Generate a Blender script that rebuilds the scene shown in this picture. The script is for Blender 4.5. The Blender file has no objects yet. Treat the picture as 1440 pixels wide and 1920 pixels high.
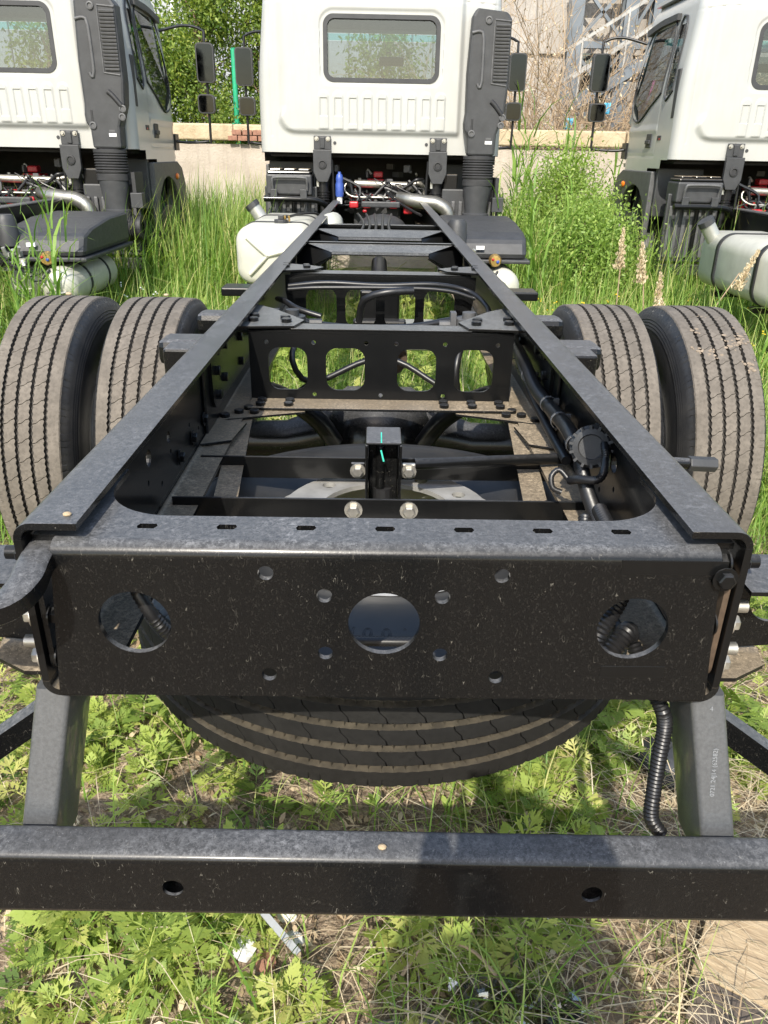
import bpy, bmesh, math, random
import numpy as np
from mathutils import Vector, Matrix
from mathutils.geometry import tessellate_polygon
random.seed(7); rng = np.random.default_rng(7)
rad = math.radians
sc = bpy.context.scene
col = sc.collection

# ------------------------------------------------------------------ camera
cam_d = bpy.data.cameras.new('camera'); cam = bpy.data.objects.new('camera', cam_d); col.objects.link(cam)
cam_d.sensor_fit = 'VERTICAL'; cam_d.sensor_height = 36; cam_d.lens = 36*1442/1920
cam_d.clip_start = .02; cam_d.clip_end = 400
cam.matrix_world = (Matrix.Translation((-.014, 0, 1.48)) @ Matrix.Rotation(rad(-.83), 4, 'Z')
                    @ Matrix.Rotation(rad(65), 4, 'X') @ Matrix.Rotation(rad(1.1), 4, 'Z'))
sc.camera = cam
# ------------------------------------------------------------------ sky and sun
SUN = Vector((-.21, -1.04, 1.0)).normalized()          # towards the sun
elev = math.asin(SUN.z); azim = math.atan2(SUN.x, SUN.y)
w = bpy.data.worlds.new('World'); sc.world = w; w.use_nodes = True
wn = w.node_tree; bg = wn.nodes['Background']
sky = wn.nodes.new('ShaderNodeTexSky'); sky.sky_type = 'NISHITA'; sky.sun_disc = False
sky.sun_elevation = elev; sky.sun_rotation = azim; sky.air_density = 1.3; sky.dust_density = 1.6
wn.links.new(sky.outputs[0], bg.inputs[0]); bg.inputs[1].default_value = .15
sd = bpy.data.lights.new('sun', 'SUN'); sd.energy = 3.3; sd.angle = rad(.53); sd.color = (1, .94, .83)
sun = bpy.data.objects.new('sun', sd); col.objects.link(sun); sun.location = (-4, -20, 20)
sun.rotation_euler = (-SUN).to_track_quat('-Z', 'Y').to_euler()
vs = sc.view_settings; vs.view_transform = 'Standard'; vs.look = 'None'; vs.gamma = 1; vs.use_curve_mapping = False
vs.exposure = .98

# ------------------------------------------------------------------ materials
class NT:
    def __init__(s, name):
        s.m = bpy.data.materials.new(name); s.m.use_nodes = True; s.t = s.m.node_tree
        s.b = s.t.nodes['Principled BSDF']; s.out = s.t.nodes['Material Output']
    def n(s, ty, **kw):
        nd = s.t.nodes.new('ShaderNode'+ty)
        for k, v in kw.items():
            if hasattr(nd, k): setattr(nd, k, v)
        return nd
    def l(s, a, b): s.t.links.new(a, b)
    def coord(s, scale=(1, 1, 1)):
        tc = s.n('TexCoord'); mp = s.n('Mapping'); s.l(tc.outputs['Object'], mp.inputs[0]); mp.inputs['Scale'].default_value = scale
        return mp.outputs[0]
    def noise(s, scale, detail=4, rough=.6, vec=None, dist=0):
        nd = s.n('TexNoise'); nd.inputs['Scale'].default_value = scale; nd.inputs['Detail'].default_value = detail
        nd.inputs['Roughness'].default_value = rough; nd.inputs['Distortion'].default_value = dist
        s.l(vec if vec is not None else s.coord(), nd.inputs['Vector']); return nd.outputs[0]
    def ramp(s, fac, a, b, ca=(0, 0, 0), cb=(1, 1, 1), interp='LINEAR'):
        r = s.n('ValToRGB'); e = r.color_ramp.elements; r.color_ramp.interpolation = interp
        e[0].position = a; e[1].position = b; e[0].color = (*ca, 1); e[1].color = (*cb, 1); s.l(fac, r.inputs[0]); return r.outputs[0]
    def math(s, op, a, b=None, clamp=False):
        m = s.n('Math', operation=op); m.use_clamp = clamp
        for i, x in enumerate((a, b)):
            if x is None: continue
            if isinstance(x, (int, float)): m.inputs[i].default_value = x
            else: s.l(x, m.inputs[i])
        return m.outputs[0]
    def mix(s, fac, a, b):
        m = s.n('Mix', data_type='RGBA')
        for i, x in zip((0, 6, 7), (fac, a, b)):
            if isinstance(x, (int, float)): m.inputs[i].default_value = x
            elif isinstance(x, tuple): m.inputs[i].default_value = (*x, 1)
            else: s.l(x, m.inputs[i])
        return m.outputs[2]
    def bump(s, h, strength=.3, dist=.01):
        b = s.n('Bump'); b.inputs['Strength'].default_value = strength; b.inputs['Distance'].default_value = dist
        s.l(h, b.inputs['Height']); s.l(b.outputs[0], s.b.inputs['Normal'])
    def set(s, **kw):
        for k, v in kw.items():
            i = s.b.inputs[k.replace('_', ' ')]
            if isinstance(v, (int, float)): i.default_value = v
            elif isinstance(v, tuple): i.default_value = (*v, 1)
            else: s.l(v, i)
        return s

def simple(name, c, rough=.5, metal=0, var=.25, scale=12, bump=0, bscale=60, coat=0, spec=.5):
    t = NT(name); k = t.noise(scale, 5)
    t.set(Base_Color=t.mix(t.ramp(k, .3, .7), tuple(x*(1-var) for x in c), tuple(min(1, x*(1+var)) for x in c)),
          Roughness=t.math('ADD', t.math('MULTIPLY', t.noise(scale*3), .25), rough-.12), Metallic=metal, Coat_Weight=coat, Specular_IOR_Level=spec)
    if bump: t.bump(t.noise(bscale, 6), bump, .004)
    return t.m

def paint_black(name, dust=(.21, .21, .215), amt=.85, brown=0., specks=True, rough=.24):
    """black chassis paint: settled dust laced by rain marks and painted glare specks on faces that look up, specks and runs elsewhere"""
    t = NT(name); co = t.coord()
    ge = t.n('NewGeometry'); sp = t.n('SeparateXYZ'); t.l(ge.outputs['Normal'], sp.inputs[0])
    up = t.ramp(sp.outputs[2], .45, .9)
    wv = t.n('TexNoise'); wv.inputs['Scale'].default_value = 30; t.l(co, wv.inputs['Vector'])
    ad = t.n('VectorMath', operation='MULTIPLY_ADD'); t.l(wv.outputs[1], ad.inputs[0]); ad.inputs[1].default_value = (.02, .02, .02); t.l(co, ad.inputs[2])
    n1 = t.noise(105, 3, .6, ad.outputs[0], .35); n2 = t.noise(120, 5, .8, co)
    ridge = t.ramp(t.math('ABSOLUTE', t.math('SUBTRACT', n1, .5)), .0, .07, (.75, .75, .75), (.0, .0, .0))
    lace = t.math('MAXIMUM', ridge, t.ramp(n2, .47, .60))
    big = t.math('MULTIPLY', t.ramp(t.noise(16, 6, .75, co), .33, .66, (.25, .25, .25), (1.0, 1.0, 1.0)), t.ramp(t.noise(3.5, 4, .6, t.coord((1, .35, 1))), .32, .64, (.45, .45, .45), (1.15, 1.15, 1.15)))
    fine = t.ramp(t.noise(160, 3, .6, co), .35, .75, (.35, .35, .35), (1, 1, 1))
    d = t.math('MULTIPLY', t.math('MULTIPLY', t.math('MULTIPLY', lace, fine), big), t.math('MULTIPLY', up, amt))
    d = t.math('ADD', d, t.math('MULTIPLY', up, .26*amt))
    glint = t.math('MULTIPLY', t.math('MULTIPLY', t.ramp(t.noise(330, 2, .6, co), .60, .70), up), .75*amt)  # fine pale speckle, glare of upward faces painted into the colour
    d = t.math('MAXIMUM', d, glint)
    film = t.math('MULTIPLY', t.ramp(t.noise(5, 7, .75, t.coord((14, 14, .9))), .40, .85), .04+brown*.3)
    base = t.mix(film, (.005, .0052, .0054), (.05, .05, .046))
    if specks:
        vp = t.n('TexVoronoi'); vp.inputs['Scale'].default_value = 170; t.l(t.coord((1, 1, .6)), vp.inputs['Vector'])
        pt = t.ramp(vp.outputs[0], .05, .13, (1, 1, 1), (0, 0, 0))
        pt = t.math('MULTIPLY', pt, t.ramp(t.noise(60, 2, .5, co), .55, .63))
        hz = t.n('TexVoronoi'); hz.inputs['Scale'].default_value = 46; t.l(t.coord((1, 1, .5)), hz.inputs['Vector'])
        pt2 = t.math('MULTIPLY', t.ramp(hz.outputs[0], .02, .05, (1, 1, 1), (0, 0, 0)), t.ramp(t.noise(25, 2, .5, co), .5, .6))
        sc_ = t.noise(60, 0, .4, t.coord((3.4, 1, .8)), .6); sc2 = t.ramp(t.math('ABSOLUTE', t.math('SUBTRACT', sc_, .5)), .0, .010, (1, 1, 1), (0, 0, 0))
        sc2 = t.math('MULTIPLY', sc2, t.ramp(t.noise(75, 1, .5, co), .60, .66))
        grit = t.math('MULTIPLY', t.ramp(t.noise(420, 2, .6, t.coord((1, 1, .7))), .58, .85), .10)
        base = t.mix(grit, base, (.22, .20, .17))
        base = t.mix(t.math('MULTIPLY', t.math('MAXIMUM', t.math('MULTIPLY', pt2, .35), t.math('MAXIMUM', t.math('MULTIPLY', pt, .7), sc2)), .32), base, (.45, .42, .35))
    t.set(Base_Color=t.mix(d, base, dust), Roughness=t.math('ADD', t.math('MULTIPLY', d, .55), rough), Coat_Weight=t.math('SUBTRACT', .22, t.math('MULTIPLY', d, .3), True), Coat_Roughness=.13, Specular_IOR_Level=.20)
    t.bump(t.noise(220, 3, .6, co), .10, .002)
    return t.m

M = {}
M['paint'] = paint_black('black_chassis_paint', amt=.95)
M['paint_leg'] = simple('leg_paint_sheen_grey', (.085, .088, .092), .38, .1, .18, 220, .10, 400, .5)  # black base lightened to grey: sky sheen painted in, with light dust
M['paint_far'] = paint_black('black_chassis_paint_grey_dust', dust=(.28, .28, .27), amt=.95, specks=False)
M['paint_tan'] = paint_black('black_paint_tan_dust', dust=(.42, .34, .24), amt=1.25, brown=.6)
M['paint_clean'] = paint_black('black_paint_clean', amt=.25, specks=False, rough=.3)
M['steel'] = simple('zinc_steel', (.48, .46, .41), .42, .85, .2, 30)
M['rust_steel'] = simple('rusty_steel', (.085, .058, .038), .7, .2, .4, 40)
M['alu'] = simple('dull_aluminium', (.42, .42, .38), .42, .5, .15, 8, .06, 40)
M['exhaust'] = simple('heat_stained_pipe', (.30, .29, .26), .36, .8, .3, 10)
M['tank'] = simple('pale_tank_aluminium', (.50, .49, .42), .45, .2, .12, 6, .05, 30)
M['plastic'] = simple('dark_grey_plastic', (.035, .036, .038), .52, 0, .2, 14, .12, 300)
M['plastic_grey'] = simple('grey_plastic', (.085, .085, .087), .55, 0, .2, 14, .1, 200)
M['plastic_dusty'] = paint_black('dusty_black_plastic', dust=(.26, .23, .19), amt=.9, specks=False, rough=.5)
M['hose'] = simple('black_hose', (.012, .012, .013), .38, 0, .2, 40)
M['rubber'] = simple('black_rubber', (.020, .020, .021), .62, 0, .3, 18, .15, 120)
M['dark'] = simple('dark_underside', (.008, .008, .009), .7, 0, .2, 10)
M['red'] = simple('red_engine_paint', (.36, .012, .018), .4, 0, .2, 20)
M['blue'] = simple('blue_bottle_plastic', (.035, .075, .30), .4, 0, .2, 20)
M['brass'] = simple('brass', (.55, .36, .12), .35, .8, .2, 20)
M['orange'] = simple('orange_lens', (.85, .20, .02), .25, 0, .1, 20)
M['green_mark'] = simple('green_paint_pen', (.05, .55, .40), .6, 0, .2, 40)
M['sticker'] = simple('white_sticker', (.7, .7, .68), .5, 0, .1, 30)
M['pale_ink'] = simple('faded_stamp_ink', (.20, .21, .22), .6, 0, .2, 60)
M['rim'] = simple('silver_rim_paint', (.36, .355, .34), .48, .35, .25, 14)
M['mirror'] = simple('mirror_glass', (.03, .033, .036), .06, 1, .05, 5)

def cab_white():
    t = NT('white_cab_paint'); k = t.noise(3, 5)
    c = t.mix(t.ramp(k, .3, .7), (.355, .36, .345), (.395, .40, .385))
    dirt = t.math('MULTIPLY', t.ramp(t.noise(6, 6, .7, t.coord((6, 6, .7))), .45, .85), .32)
    t.set(Base_Color=t.mix(dirt, c, (.36, .33, .27)), Roughness=.32, Coat_Weight=.5, Coat_Roughness=.12)
    return t.m
M['white'] = cab_white()

def glass(name, tint=(.82, .90, .88), gl=.10, dark=0.):
    t = NT(name); tr = t.n('BsdfTransparent'); tr.inputs[0].default_value = (*tint, 1)
    g = t.n('BsdfGlossy'); g.inputs['Roughness'].default_value = .03
    lw = t.n('LayerWeight'); lw.inputs[0].default_value = .25
    mx = t.n('MixShader'); t.l(t.math('ADD', t.math('MULTIPLY', lw.outputs[0], .7), gl, True), mx.inputs[0])
    t.l(tr.outputs[0], mx.inputs[1]); t.l(g.outputs[0], mx.inputs[2]); t.l(mx.outputs[0], t.out.inputs[0])
    return t.m
M['glass'] = glass('clear_window_glass', (.56, .62, .64), .10)
M['glass_dark'] = glass('smoked_side_glass', (.30, .36, .36), .10)
M['glass_teal'] = glass('teal_sunband_glass', (.32, .74, .74), .08)

def tyre_mats(pref, tread, groove):
    t = NT(pref+'_tread_rubber'); k = t.noise(14, 6, .7); k2 = t.noise(90, 4, .6)
    c = t.mix(t.ramp(k, .3, .7), tuple(x*.72 for x in tread), tuple(x*1.25 for x in tread))
    c = t.mix(t.ramp(k2, .45, .8), c, tuple(x*.6 for x in tread))
    t.set(Base_Color=c, Roughness=.82, Specular_IOR_Level=.25); t.bump(k2, .25, .003)
    g = NT(pref+'_groove_rubber'); k = g.noise(40, 4)
    g.set(Base_Color=g.mix(g.ramp(k, .35, .7), tuple(x*.6 for x in groove), tuple(x*1.3 for x in groove)), Roughness=.75)
    return t.m, g.m
M['tread'], M['groove'] = tyre_mats('road_worn', (.140, .122, .102), (.030, .026, .022))
M['tread_new'], M['groove_new_sunlit'] = tyre_mats('unused', (.014, .0135, .0125), (.060, .050, .034))  # spare's grooves tan: sunlight on the groove walls put into the colour
def sidewall():
    t = NT('sidewall_rubber'); k = t.noise(10, 5)
    t.set(Base_Color=t.mix(t.ramp(k, .35, .75), (.014, .0145, .016), (.032, .031, .030)), Roughness=.48)
    return t.m
M['sidewall'] = sidewall()

def leaf_mat(name, cols, trans=.35, rough=.5, backlit=1.6):
    """foliage: colour runs along the attribute 'tint'"""
    t = NT(name); at = t.n('Attribute', attribute_name='tint')
    r = t.n('ValToRGB'); e = r.color_ramp.elements
    while len(e) < len(cols): e.new(.5)
    for i, c in enumerate(cols): e[i].position = i/(len(cols)-1); e[i].color = (*c, 1)
    t.l(at.outputs['Fac'], r.inputs[0])
    t.set(Base_Color=r.outputs[0], Roughness=rough, Specular_IOR_Level=.35)
    tl = t.n('BsdfTranslucent'); mu = t.n('Mix', data_type='RGBA', blend_type='MULTIPLY'); mu.inputs[0].default_value = 1
    t.l(r.outputs[0], mu.inputs[6]); mu.inputs[7].default_value = (backlit, backlit*1.05, backlit*.5, 1)
    t.l(mu.outputs[2], tl.inputs[0]); ms = t.n('MixShader'); ms.inputs[0].default_value = trans
    t.l(t.b.outputs[0], ms.inputs[1]); t.l(tl.outputs[0], ms.inputs[2]); t.l(ms.outputs[0], t.out.inputs[0])
    return t.m
M['weed'] = leaf_mat('mugwort_leaf', [(.07, .12, .03), (.18, .26, .055), (.33, .40, .09), (.48, .46, .16)])
M['grass'] = leaf_mat('grass_blade', [(.07, .15, .03), (.15, .27, .045), (.26, .37, .08), (.50, .45, .20)])
M['bush'] = leaf_mat('bush_leaf', [(.11, .19, .04), (.25, .36, .08), (.40, .47, .13)])
M['tree'] = leaf_mat('tree_leaf', [(.05, .105, .02), (.13, .20, .035), (.25, .31, .055), (.36, .37, .08)])
M['straw'] = leaf_mat('dry_straw', [(.19, .125, .075), (.40, .30, .19), (.58, .48, .33), (.66, .58, .43)], .15)
M['bark'] = simple('brown_bark', (.16, .11, .07), .85, 0, .35, 20, .4, 60)
M['twig'] = simple('dry_twig', (.34, .25, .16), .8, 0, .3, 8)

def ground_mat():
    t = NT('soil_and_litter'); a = t.noise(1.2, 6, .65); b = t.noise(26, 8, .7); c = t.noise(120, 4, .6)
    dry = t.mix(t.ramp(b, .35, .68), (.15, .11, .08), (.42, .32, .22))
    dry = t.mix(t.ramp(c, .5, .75), dry, (.54, .44, .32))
    grn = t.mix(t.ramp(b, .4, .7), (.05, .085, .022), (.15, .18, .055))
    sep = t.n('SeparateXYZ'); t.l(t.coord(), sep.inputs[0])
    far = t.math('MULTIPLY', t.math('SUBTRACT', sep.outputs[1], 2.2), .7, True)
    t.set(Base_Color=t.mix(t.math('MULTIPLY', far, t.ramp(a, .3, .6)), dry, grn), Roughness=.95, Specular_IOR_Level=.1)
    t.bump(t.math('ADD', b, t.math('MULTIPLY', c, .5)), .8, .03)
    return t.m
M['ground'] = ground_mat()
def wall_mat(name, c1, c2, sc_=3):
    t = NT(name); a = t.noise(sc_, 6, .65); b = t.noise(40, 5)
    st = t.noise(4, 5, .7, t.coord((2.5, 2.5, .3)))
    c = t.mix(t.ramp(a, .35, .7), c1, c2); c = t.mix(t.math('MULTIPLY', t.ramp(st, .5, .8), .45), c, tuple(x*.55 for x in c1))
    t.set(Base_Color=c, Roughness=.9, Specular_IOR_Level=.15); t.bump(t.math('ADD', a, b), .5, .02); return t.m
M['render_wall'] = wall_mat('pinkish_wall_render', (.40, .34, .28), (.52, .45, .38))
M['coping'] = wall_mat('tan_concrete_coping', (.42, .33, .21), (.58, .47, .32), 6)
M['brick'] = simple('red_brick', (.30, .15, .10), .85, 0, .3, 20, .4, 60)
M['shed'] = simple('grey_shed_cladding', (.33, .345, .36), .6, .1, .08, 1.5)
M['shed_white'] = simple('white_trim', (.75, .76, .76), .5, 0, .08, 3)
M['panel'] = wall_mat('pale_wall_panel', (.33, .30, .27), (.44, .41, .37), 1.5)
M['blue_steel'] = simple('blue_grey_painted_steel', (.15, .17, .19), .5, .2, .2, 4)
M['rail_steel'] = simple('galvanised_rail', (.36, .35, .33), .5, .3, .2, 6)
M['green_post'] = simple('green_painted_post', (.02, .32, .16), .45, 0, .15, 8)
M['pink'] = simple('pink_cloth', (.75, .12, .38), .8, 0, .15, 8)
M['cyan'] = simple('light_blue_cloth', (.12, .48, .68), .8, 0, .15, 8)
def wood_mat():
    t = NT('weathered_board'); g = t.noise(14, 6, .65, t.coord((1, 9, 4)), .6)
    t.set(Base_Color=t.mix(t.ramp(g, .3, .7), (.26, .185, .11), (.50, .39, .25)), Roughness=.85); t.bump(g, .5, .006); return t.m
M['wood'] = wood_mat()
M['dark_wood'] = simple('damp_dark_wood', (.10, .08, .065), .8, 0, .4, 12, .4, 40)
M['stone'] = simple('grey_stone', (.24, .22, .20), .9, 0, .35, 14, .6, 50)
M['foam'] = simple('white_scrap', (.62, .62, .60), .6, 0, .15, 20)
M['film'] = glass('crumpled_clear_film', (.72, .72, .70), .22)
M['shoe'] = simple('black_rubber_mat', (.02, .022, .026), .6, 0, .3, 20, .3, 80)

# ------------------------------------------------------------------ mesh helpers
class MB:
    def __init__(s): s.v = []; s.f = []; s.mi = []
    def add(s, vs, fs, m=0):
        o = len(s.v); s.v += [tuple(p) for p in vs]; s.f += [tuple(i+o for i in f) for f in fs]; s.mi += [m]*len(fs); return s
    def box(s, x0, x1, y0, y1, z0, z1, m=0):
        return s.add([(x, y, z) for z in (z0, z1) for y in (y0, y1) for x in (x0, x1)],
                     [(0, 2, 3, 1), (4, 5, 7, 6), (0, 1, 5, 4), (1, 3, 7, 5), (3, 2, 6, 7), (2, 0, 4, 6)], m)
    def obox(s, c, size, rot=Matrix.Identity(3), m=0):
        a, b, d = [k/2 for k in size]
        return s.add([Vector(c)+rot @ Vector((x, y, z)) for z in (-d, d) for y in (-b, b) for x in (-a, a)],
                     [(0, 2, 3, 1), (4, 5, 7, 6), (0, 1, 5, 4), (1, 3, 7, 5), (3, 2, 6, 7), (2, 0, 4, 6)], m)
    def beam(s, p0, p1, wd, ht, m=0, up=(0, 0, 1)):
        p0, p1 = Vector(p0), Vector(p1); d = (p1-p0).normalized(); u = Vector(up)
        sx = d.cross(u).normalized(); u = sx.cross(d)
        vs_ = [p+sx*a*wd/2+u*b*ht/2 for p in (p0, p1) for a, b in ((-1, -1), (1, -1), (1, 1), (-1, 1))]
        return s.add(vs_, [(0, 1, 2, 3), (7, 6, 5, 4), (0, 4, 5, 1), (1, 5, 6, 2), (2, 6, 7, 3), (3, 7, 4, 0)], m)
    def tube(s, pts, r, n=10, m=0, cap=True, flat=1.):
        pts = [Vector(p) for p in pts]; k = len(pts); vs_ = []; fs = []
        ref = None
        for i, p in enumerate(pts):
            t = (pts[min(i+1, k-1)]-pts[max(i-1, 0)]).normalized()
            if ref is None: ref = t.orthogonal().normalized() if abs(t.z) > .95 else t.cross(Vector((0, 0, 1))).normalized()
            ref = (ref-t*ref.dot(t)).normalized(); b = t.cross(ref)
            rr = r[i] if hasattr(r, '__len__') else r
            vs_ += [p+ref*math.cos(a)*rr+b*math.sin(a)*rr*flat for a in (2*math.pi*j/n for j in range(n))]
        for i in range(k-1):
            fs += [(i*n+j, i*n+(j+1) % n, (i+1)*n+(j+1) % n, (i+1)*n+j) for j in range(n)]
        if cap: fs += [tuple(range(n))[::-1], tuple((k-1)*n+j for j in range(n))]
        return s.add(vs_, fs, m)
    def cyl(s, p0, p1, r, n=16, m=0, r1=None): return s.tube([p0, p1], [r, r if r1 is None else r1], n, m)
    def lathe(s, prof, o, axis=(0, 0, 1), n=24, m=0, sx=1, sy=1):
        q = Vector((0, 0, 1)).rotation_difference(Vector(axis)).to_matrix(); o = Vector(o); k = len(prof)
        vs_ = [o+q @ Vector((r*math.cos(2*math.pi*j/n)*sx, r*math.sin(2*math.pi*j/n)*sy, h)) for r, h in prof for j in range(n)]
        fs = [(i*n+j, i*n+(j+1) % n, (i+1)*n+(j+1) % n, (i+1)*n+j) for i in range(k-1) for j in range(n)]
        return s.add(vs_, fs, m)
    def prism(s, outer, holes, t, O, U=(1, 0, 0), V=(0, 0, 1), m=0):
        O, U, V = Vector(O), Vector(U), Vector(V); N = U.cross(V).normalized()*t
        loops = [list(outer)]+[list(h) for h in holes]; flat = [p for L in loops for p in L]; n = len(flat)
        tr = tessellate_polygon([[Vector((a, b, 0)) for a, b in L] for L in loops])
        base = [O+U*a+V*b for a, b in flat]
        fs = [tuple(x) for x in tr]+[tuple(i+n for i in x)[::-1] for x in tr]; k = 0
        for L in loops:
            c = len(L); fs += [(k+i, k+(i+1) % c, k+(i+1) % c+n, k+i+n) for i in range(c)]; k += c
        return s.add(base+[p+N for p in base], fs, m)
    def extrude(s, prof, y0, y1, m=0):                       # prof: closed (x, z) outline swept along y
        n = len(prof); tr = tessellate_polygon([[Vector((a, b, 0)) for a, b in prof]])
        vs_ = [(a, y, b) for y in (y0, y1) for a, b in prof]
        fs = [tuple(x) for x in tr]+[tuple(i+n for i in x)[::-1] for x in tr]+[(i, (i+1) % n, (i+1) % n+n, i+n) for i in range(n)]
        return s.add(vs_, fs, m)
    def ball(s, c, r, n=16, k=10, m=0):
        rx, ry, rz = r if hasattr(r, '__len__') else (r, r, r); c = Vector(c)
        vs_ = [c+Vector((rx*math.sin(a)*math.cos(b), ry*math.sin(a)*math.sin(b), rz*math.cos(a)))
               for a in (math.pi*(i+.02)/(k+.04) for i in range(k+1)) for b in (2*math.pi*j/n for j in range(n))]
        return s.add(vs_, [(i*n+j, i*n+(j+1) % n, (i+1)*n+(j+1) % n, (i+1)*n+j) for i in range(k) for j in range(n)], m)
    def mesh(s, name, mats, smooth=None):
        me = bpy.data.meshes.new(name); me.from_pydata(s.v, [], s.f)
        for mm in (mats if isinstance(mats, (list, tuple)) else [mats]): me.materials.append(mm)
        if any(s.mi): me.polygons.foreach_set('material_index', s.mi)
        b = bmesh.new(); b.from_mesh(me); bmesh.ops.recalc_face_normals(b, faces=b.faces); b.to_mesh(me); b.free()
        if smooth: me.shade_smooth(); me.set_sharp_from_angle(angle=rad(smooth))
        me.update(); return me
    def build(s, name, mats, parent=None, smooth=None, bevel=0, loc=None):
        o = link(name, s.mesh(name, mats, smooth), parent, loc)
        if bevel:
            b = o.modifiers.new('bevel', 'BEVEL'); b.width = bevel; b.segments = 2; b.limit_method = 'ANGLE'; b.angle_limit = rad(40)
        return o

def link(name, data, parent=None, loc=None):
    o = bpy.data.objects.new(name, data); col.objects.link(o)
    if parent is not None:
        o.parent = parent
        if loc is None and parent.type == 'EMPTY': loc = (0, 0, 0); o.location = -parent.location   # parts keep world coordinates
        elif loc is not None: o.location = Vector(loc)-(parent.location if parent.type == 'EMPTY' else Vector())
    elif loc is not None: o.location = loc
    return o
def tag(o, label, cat, group=None):
    o['label'] = label; o['category'] = cat
    if group: o['group'] = group
    return o
def setting(o, kind='structure'): o['kind'] = kind; return o
def empty(name, loc): e = bpy.data.objects.new(name, None); col.objects.link(e); e.location = loc; e.empty_display_size = .1; return e

def rrect(x0, x1, z0, z1, r, n=6):
    out = []
    for cx, cz, a0 in ((x1-r, z1-r, 0), (x0+r, z1-r, 90), (x0+r, z0+r, 180), (x1-r, z0+r, 270)):
        out += [(cx+r*math.cos(rad(a0+90*i/n)), cz+r*math.sin(rad(a0+90*i/n))) for i in range(n+1)]
    return out
def circ(x, z, r, n=20): return [(x+r*math.cos(2*math.pi*i/n), z+r*math.sin(2*math.pi*i/n)) for i in range(n)]
def curve(pts, step=.02):
    pts = [Vector(p) for p in pts]; P = [pts[0]*2-pts[1]]+pts+[pts[-1]*2-pts[-2]]; out = []
    for i in range(1, len(P)-2):
        n = max(2, int((P[i+1]-P[i]).length/step))
        for j in range(n):
            t = j/n; a, b, c, d = P[i-1:i+3]
            out.append(.5*(2*b+(c-a)*t+(2*a-5*b+4*c-d)*t*t+(3*b-3*c+d-a)*t**3))
    out.append(pts[-1]); return out
def conduit(mb, pts, r, n=10, ring=.0055):                     # corrugated tube
    c = curve(pts, ring/2); mb.tube(c, [r*(1 if i % 2 else .84) for i in range(len(c))], n)
def grid_panel(us, vs_, fn, hole):                             # height-field panel; hole(u, v) drops faces
    nu, nv = len(us), len(vs_)
    v = [fn(u, q) for q in vs_ for u in us]
    f = [(j*nu+i, j*nu+i+1, (j+1)*nu+i+1, (j+1)*nu+i) for j in range(nv-1) for i in range(nu-1)
         if not hole((us[i]+us[i+1])/2, (vs_[j]+vs_[j+1])/2)]
    used = sorted({i for q in f for i in q}); mp = {a: k for k, a in enumerate(used)}
    mb = MB(); mb.add([v[i] for i in used], [tuple(mp[i] for i in q) for q in f]); return mb
def sstep(a, b, x): t = min(1, max(0, (x-a)/(b-a))); return t*t*(3-2*t)

# batched foliage meshes ------------------------------------------------------------
def np_mesh(name, V, F, tint, mat):
    """V (n,3); F (m,3 or 4) ints; tint (n,)"""
    me = bpy.data.meshes.new(name); n, (m, k) = len(V), F.shape
    me.vertices.add(n); me.vertices.foreach_set('co', np.ascontiguousarray(V, np.float32).ravel())
    me.loops.add(m*k); me.loops.foreach_set('vertex_index', np.ascontiguousarray(F, np.int32).ravel())
    me.polygons.add(m); me.polygons.foreach_set('loop_start', np.arange(0, m*k, k, dtype=np.int32))
    a = me.attributes.new('tint', 'FLOAT', 'POINT'); a.data.foreach_set('value', np.ascontiguousarray(tint, np.float32))
    me.materials.append(mat); me.update(calc_edges=True); return me
def frames(direction, roll):
    d = direction/np.linalg.norm(direction, axis=1, keepdims=True); up = np.tile([0., 0, 1], (len(d), 1))
    s = np.cross(up, d); s /= np.maximum(1e-6, np.linalg.norm(s, axis=1, keepdims=True)); u = np.cross(d, s)
    c, q = np.cos(roll)[:, None], np.sin(roll)[:, None]
    return np.stack([d, s*c+u*q, u*c-s*q], axis=2)             # columns: length, side, normal
def batch(bv, bf, R, scale, loc, tint, tv=None):
    N = len(loc); V = np.einsum('nij,kj->nki', R, bv)*scale[:, None, None]+loc[:, None, :]
    F = (bf[None]+(np.arange(N)*len(bv))[:, None, None]).reshape(-1, bf.shape[1])
    T = np.repeat(tint, len(bv)) if tv is None else (tint[:, None]+tv[None]).ravel()
    return V.reshape(-1, 3), F, np.clip(T, 0, 1)
def merge(parts):
    V = []; F = []; T = []; o = 0
    for v, f, t in parts: V.append(v); F.append(f+o); T.append(t); o += len(v)
    return np.concatenate(V), np.concatenate(F), np.concatenate(T)
def lobed_leaf(pairs=3, seed=0):
    """deeply cut mugwort leaf, length 1 along x: rhombic lobes, drooping to the tip"""
    r = random.Random(seed); V = []; F = []
    def lobe(x, y, ang, ln, wd):
        o = len(V); c, s = math.cos(ang), math.sin(ang)
        for a, b in ((0, 0), (.45*ln, wd), (ln, 0), (.45*ln, -wd)):
            px, py = x+a*c-b*s, y+a*s+b*c; V.append((px, py, -.22*px*px+.05*abs(py)))
        F.extend([(o, o+1, o+2), (o, o+2, o+3)])
    lobe(.0, 0, 0, .75, .028); lobe(.45, 0, 0, .55, .066)
    for i in range(pairs):
        t = .28+.5*i/pairs
        for sg in (1, -1):
            a = sg*rad(52-8*i+r.uniform(-6, 6)); L = (.46-.07*i)*r.uniform(.85, 1.1)
            lobe(t, 0, a, L, .052)
            x2, y2 = t+.5*L*math.cos(a), .5*L*math.sin(a)
            lobe(x2, y2, a-sg*rad(34), L*.50, .030); lobe(x2, y2, a+sg*rad(30), L*.38, .024)
    return np.array(V), np.array(F)
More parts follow.
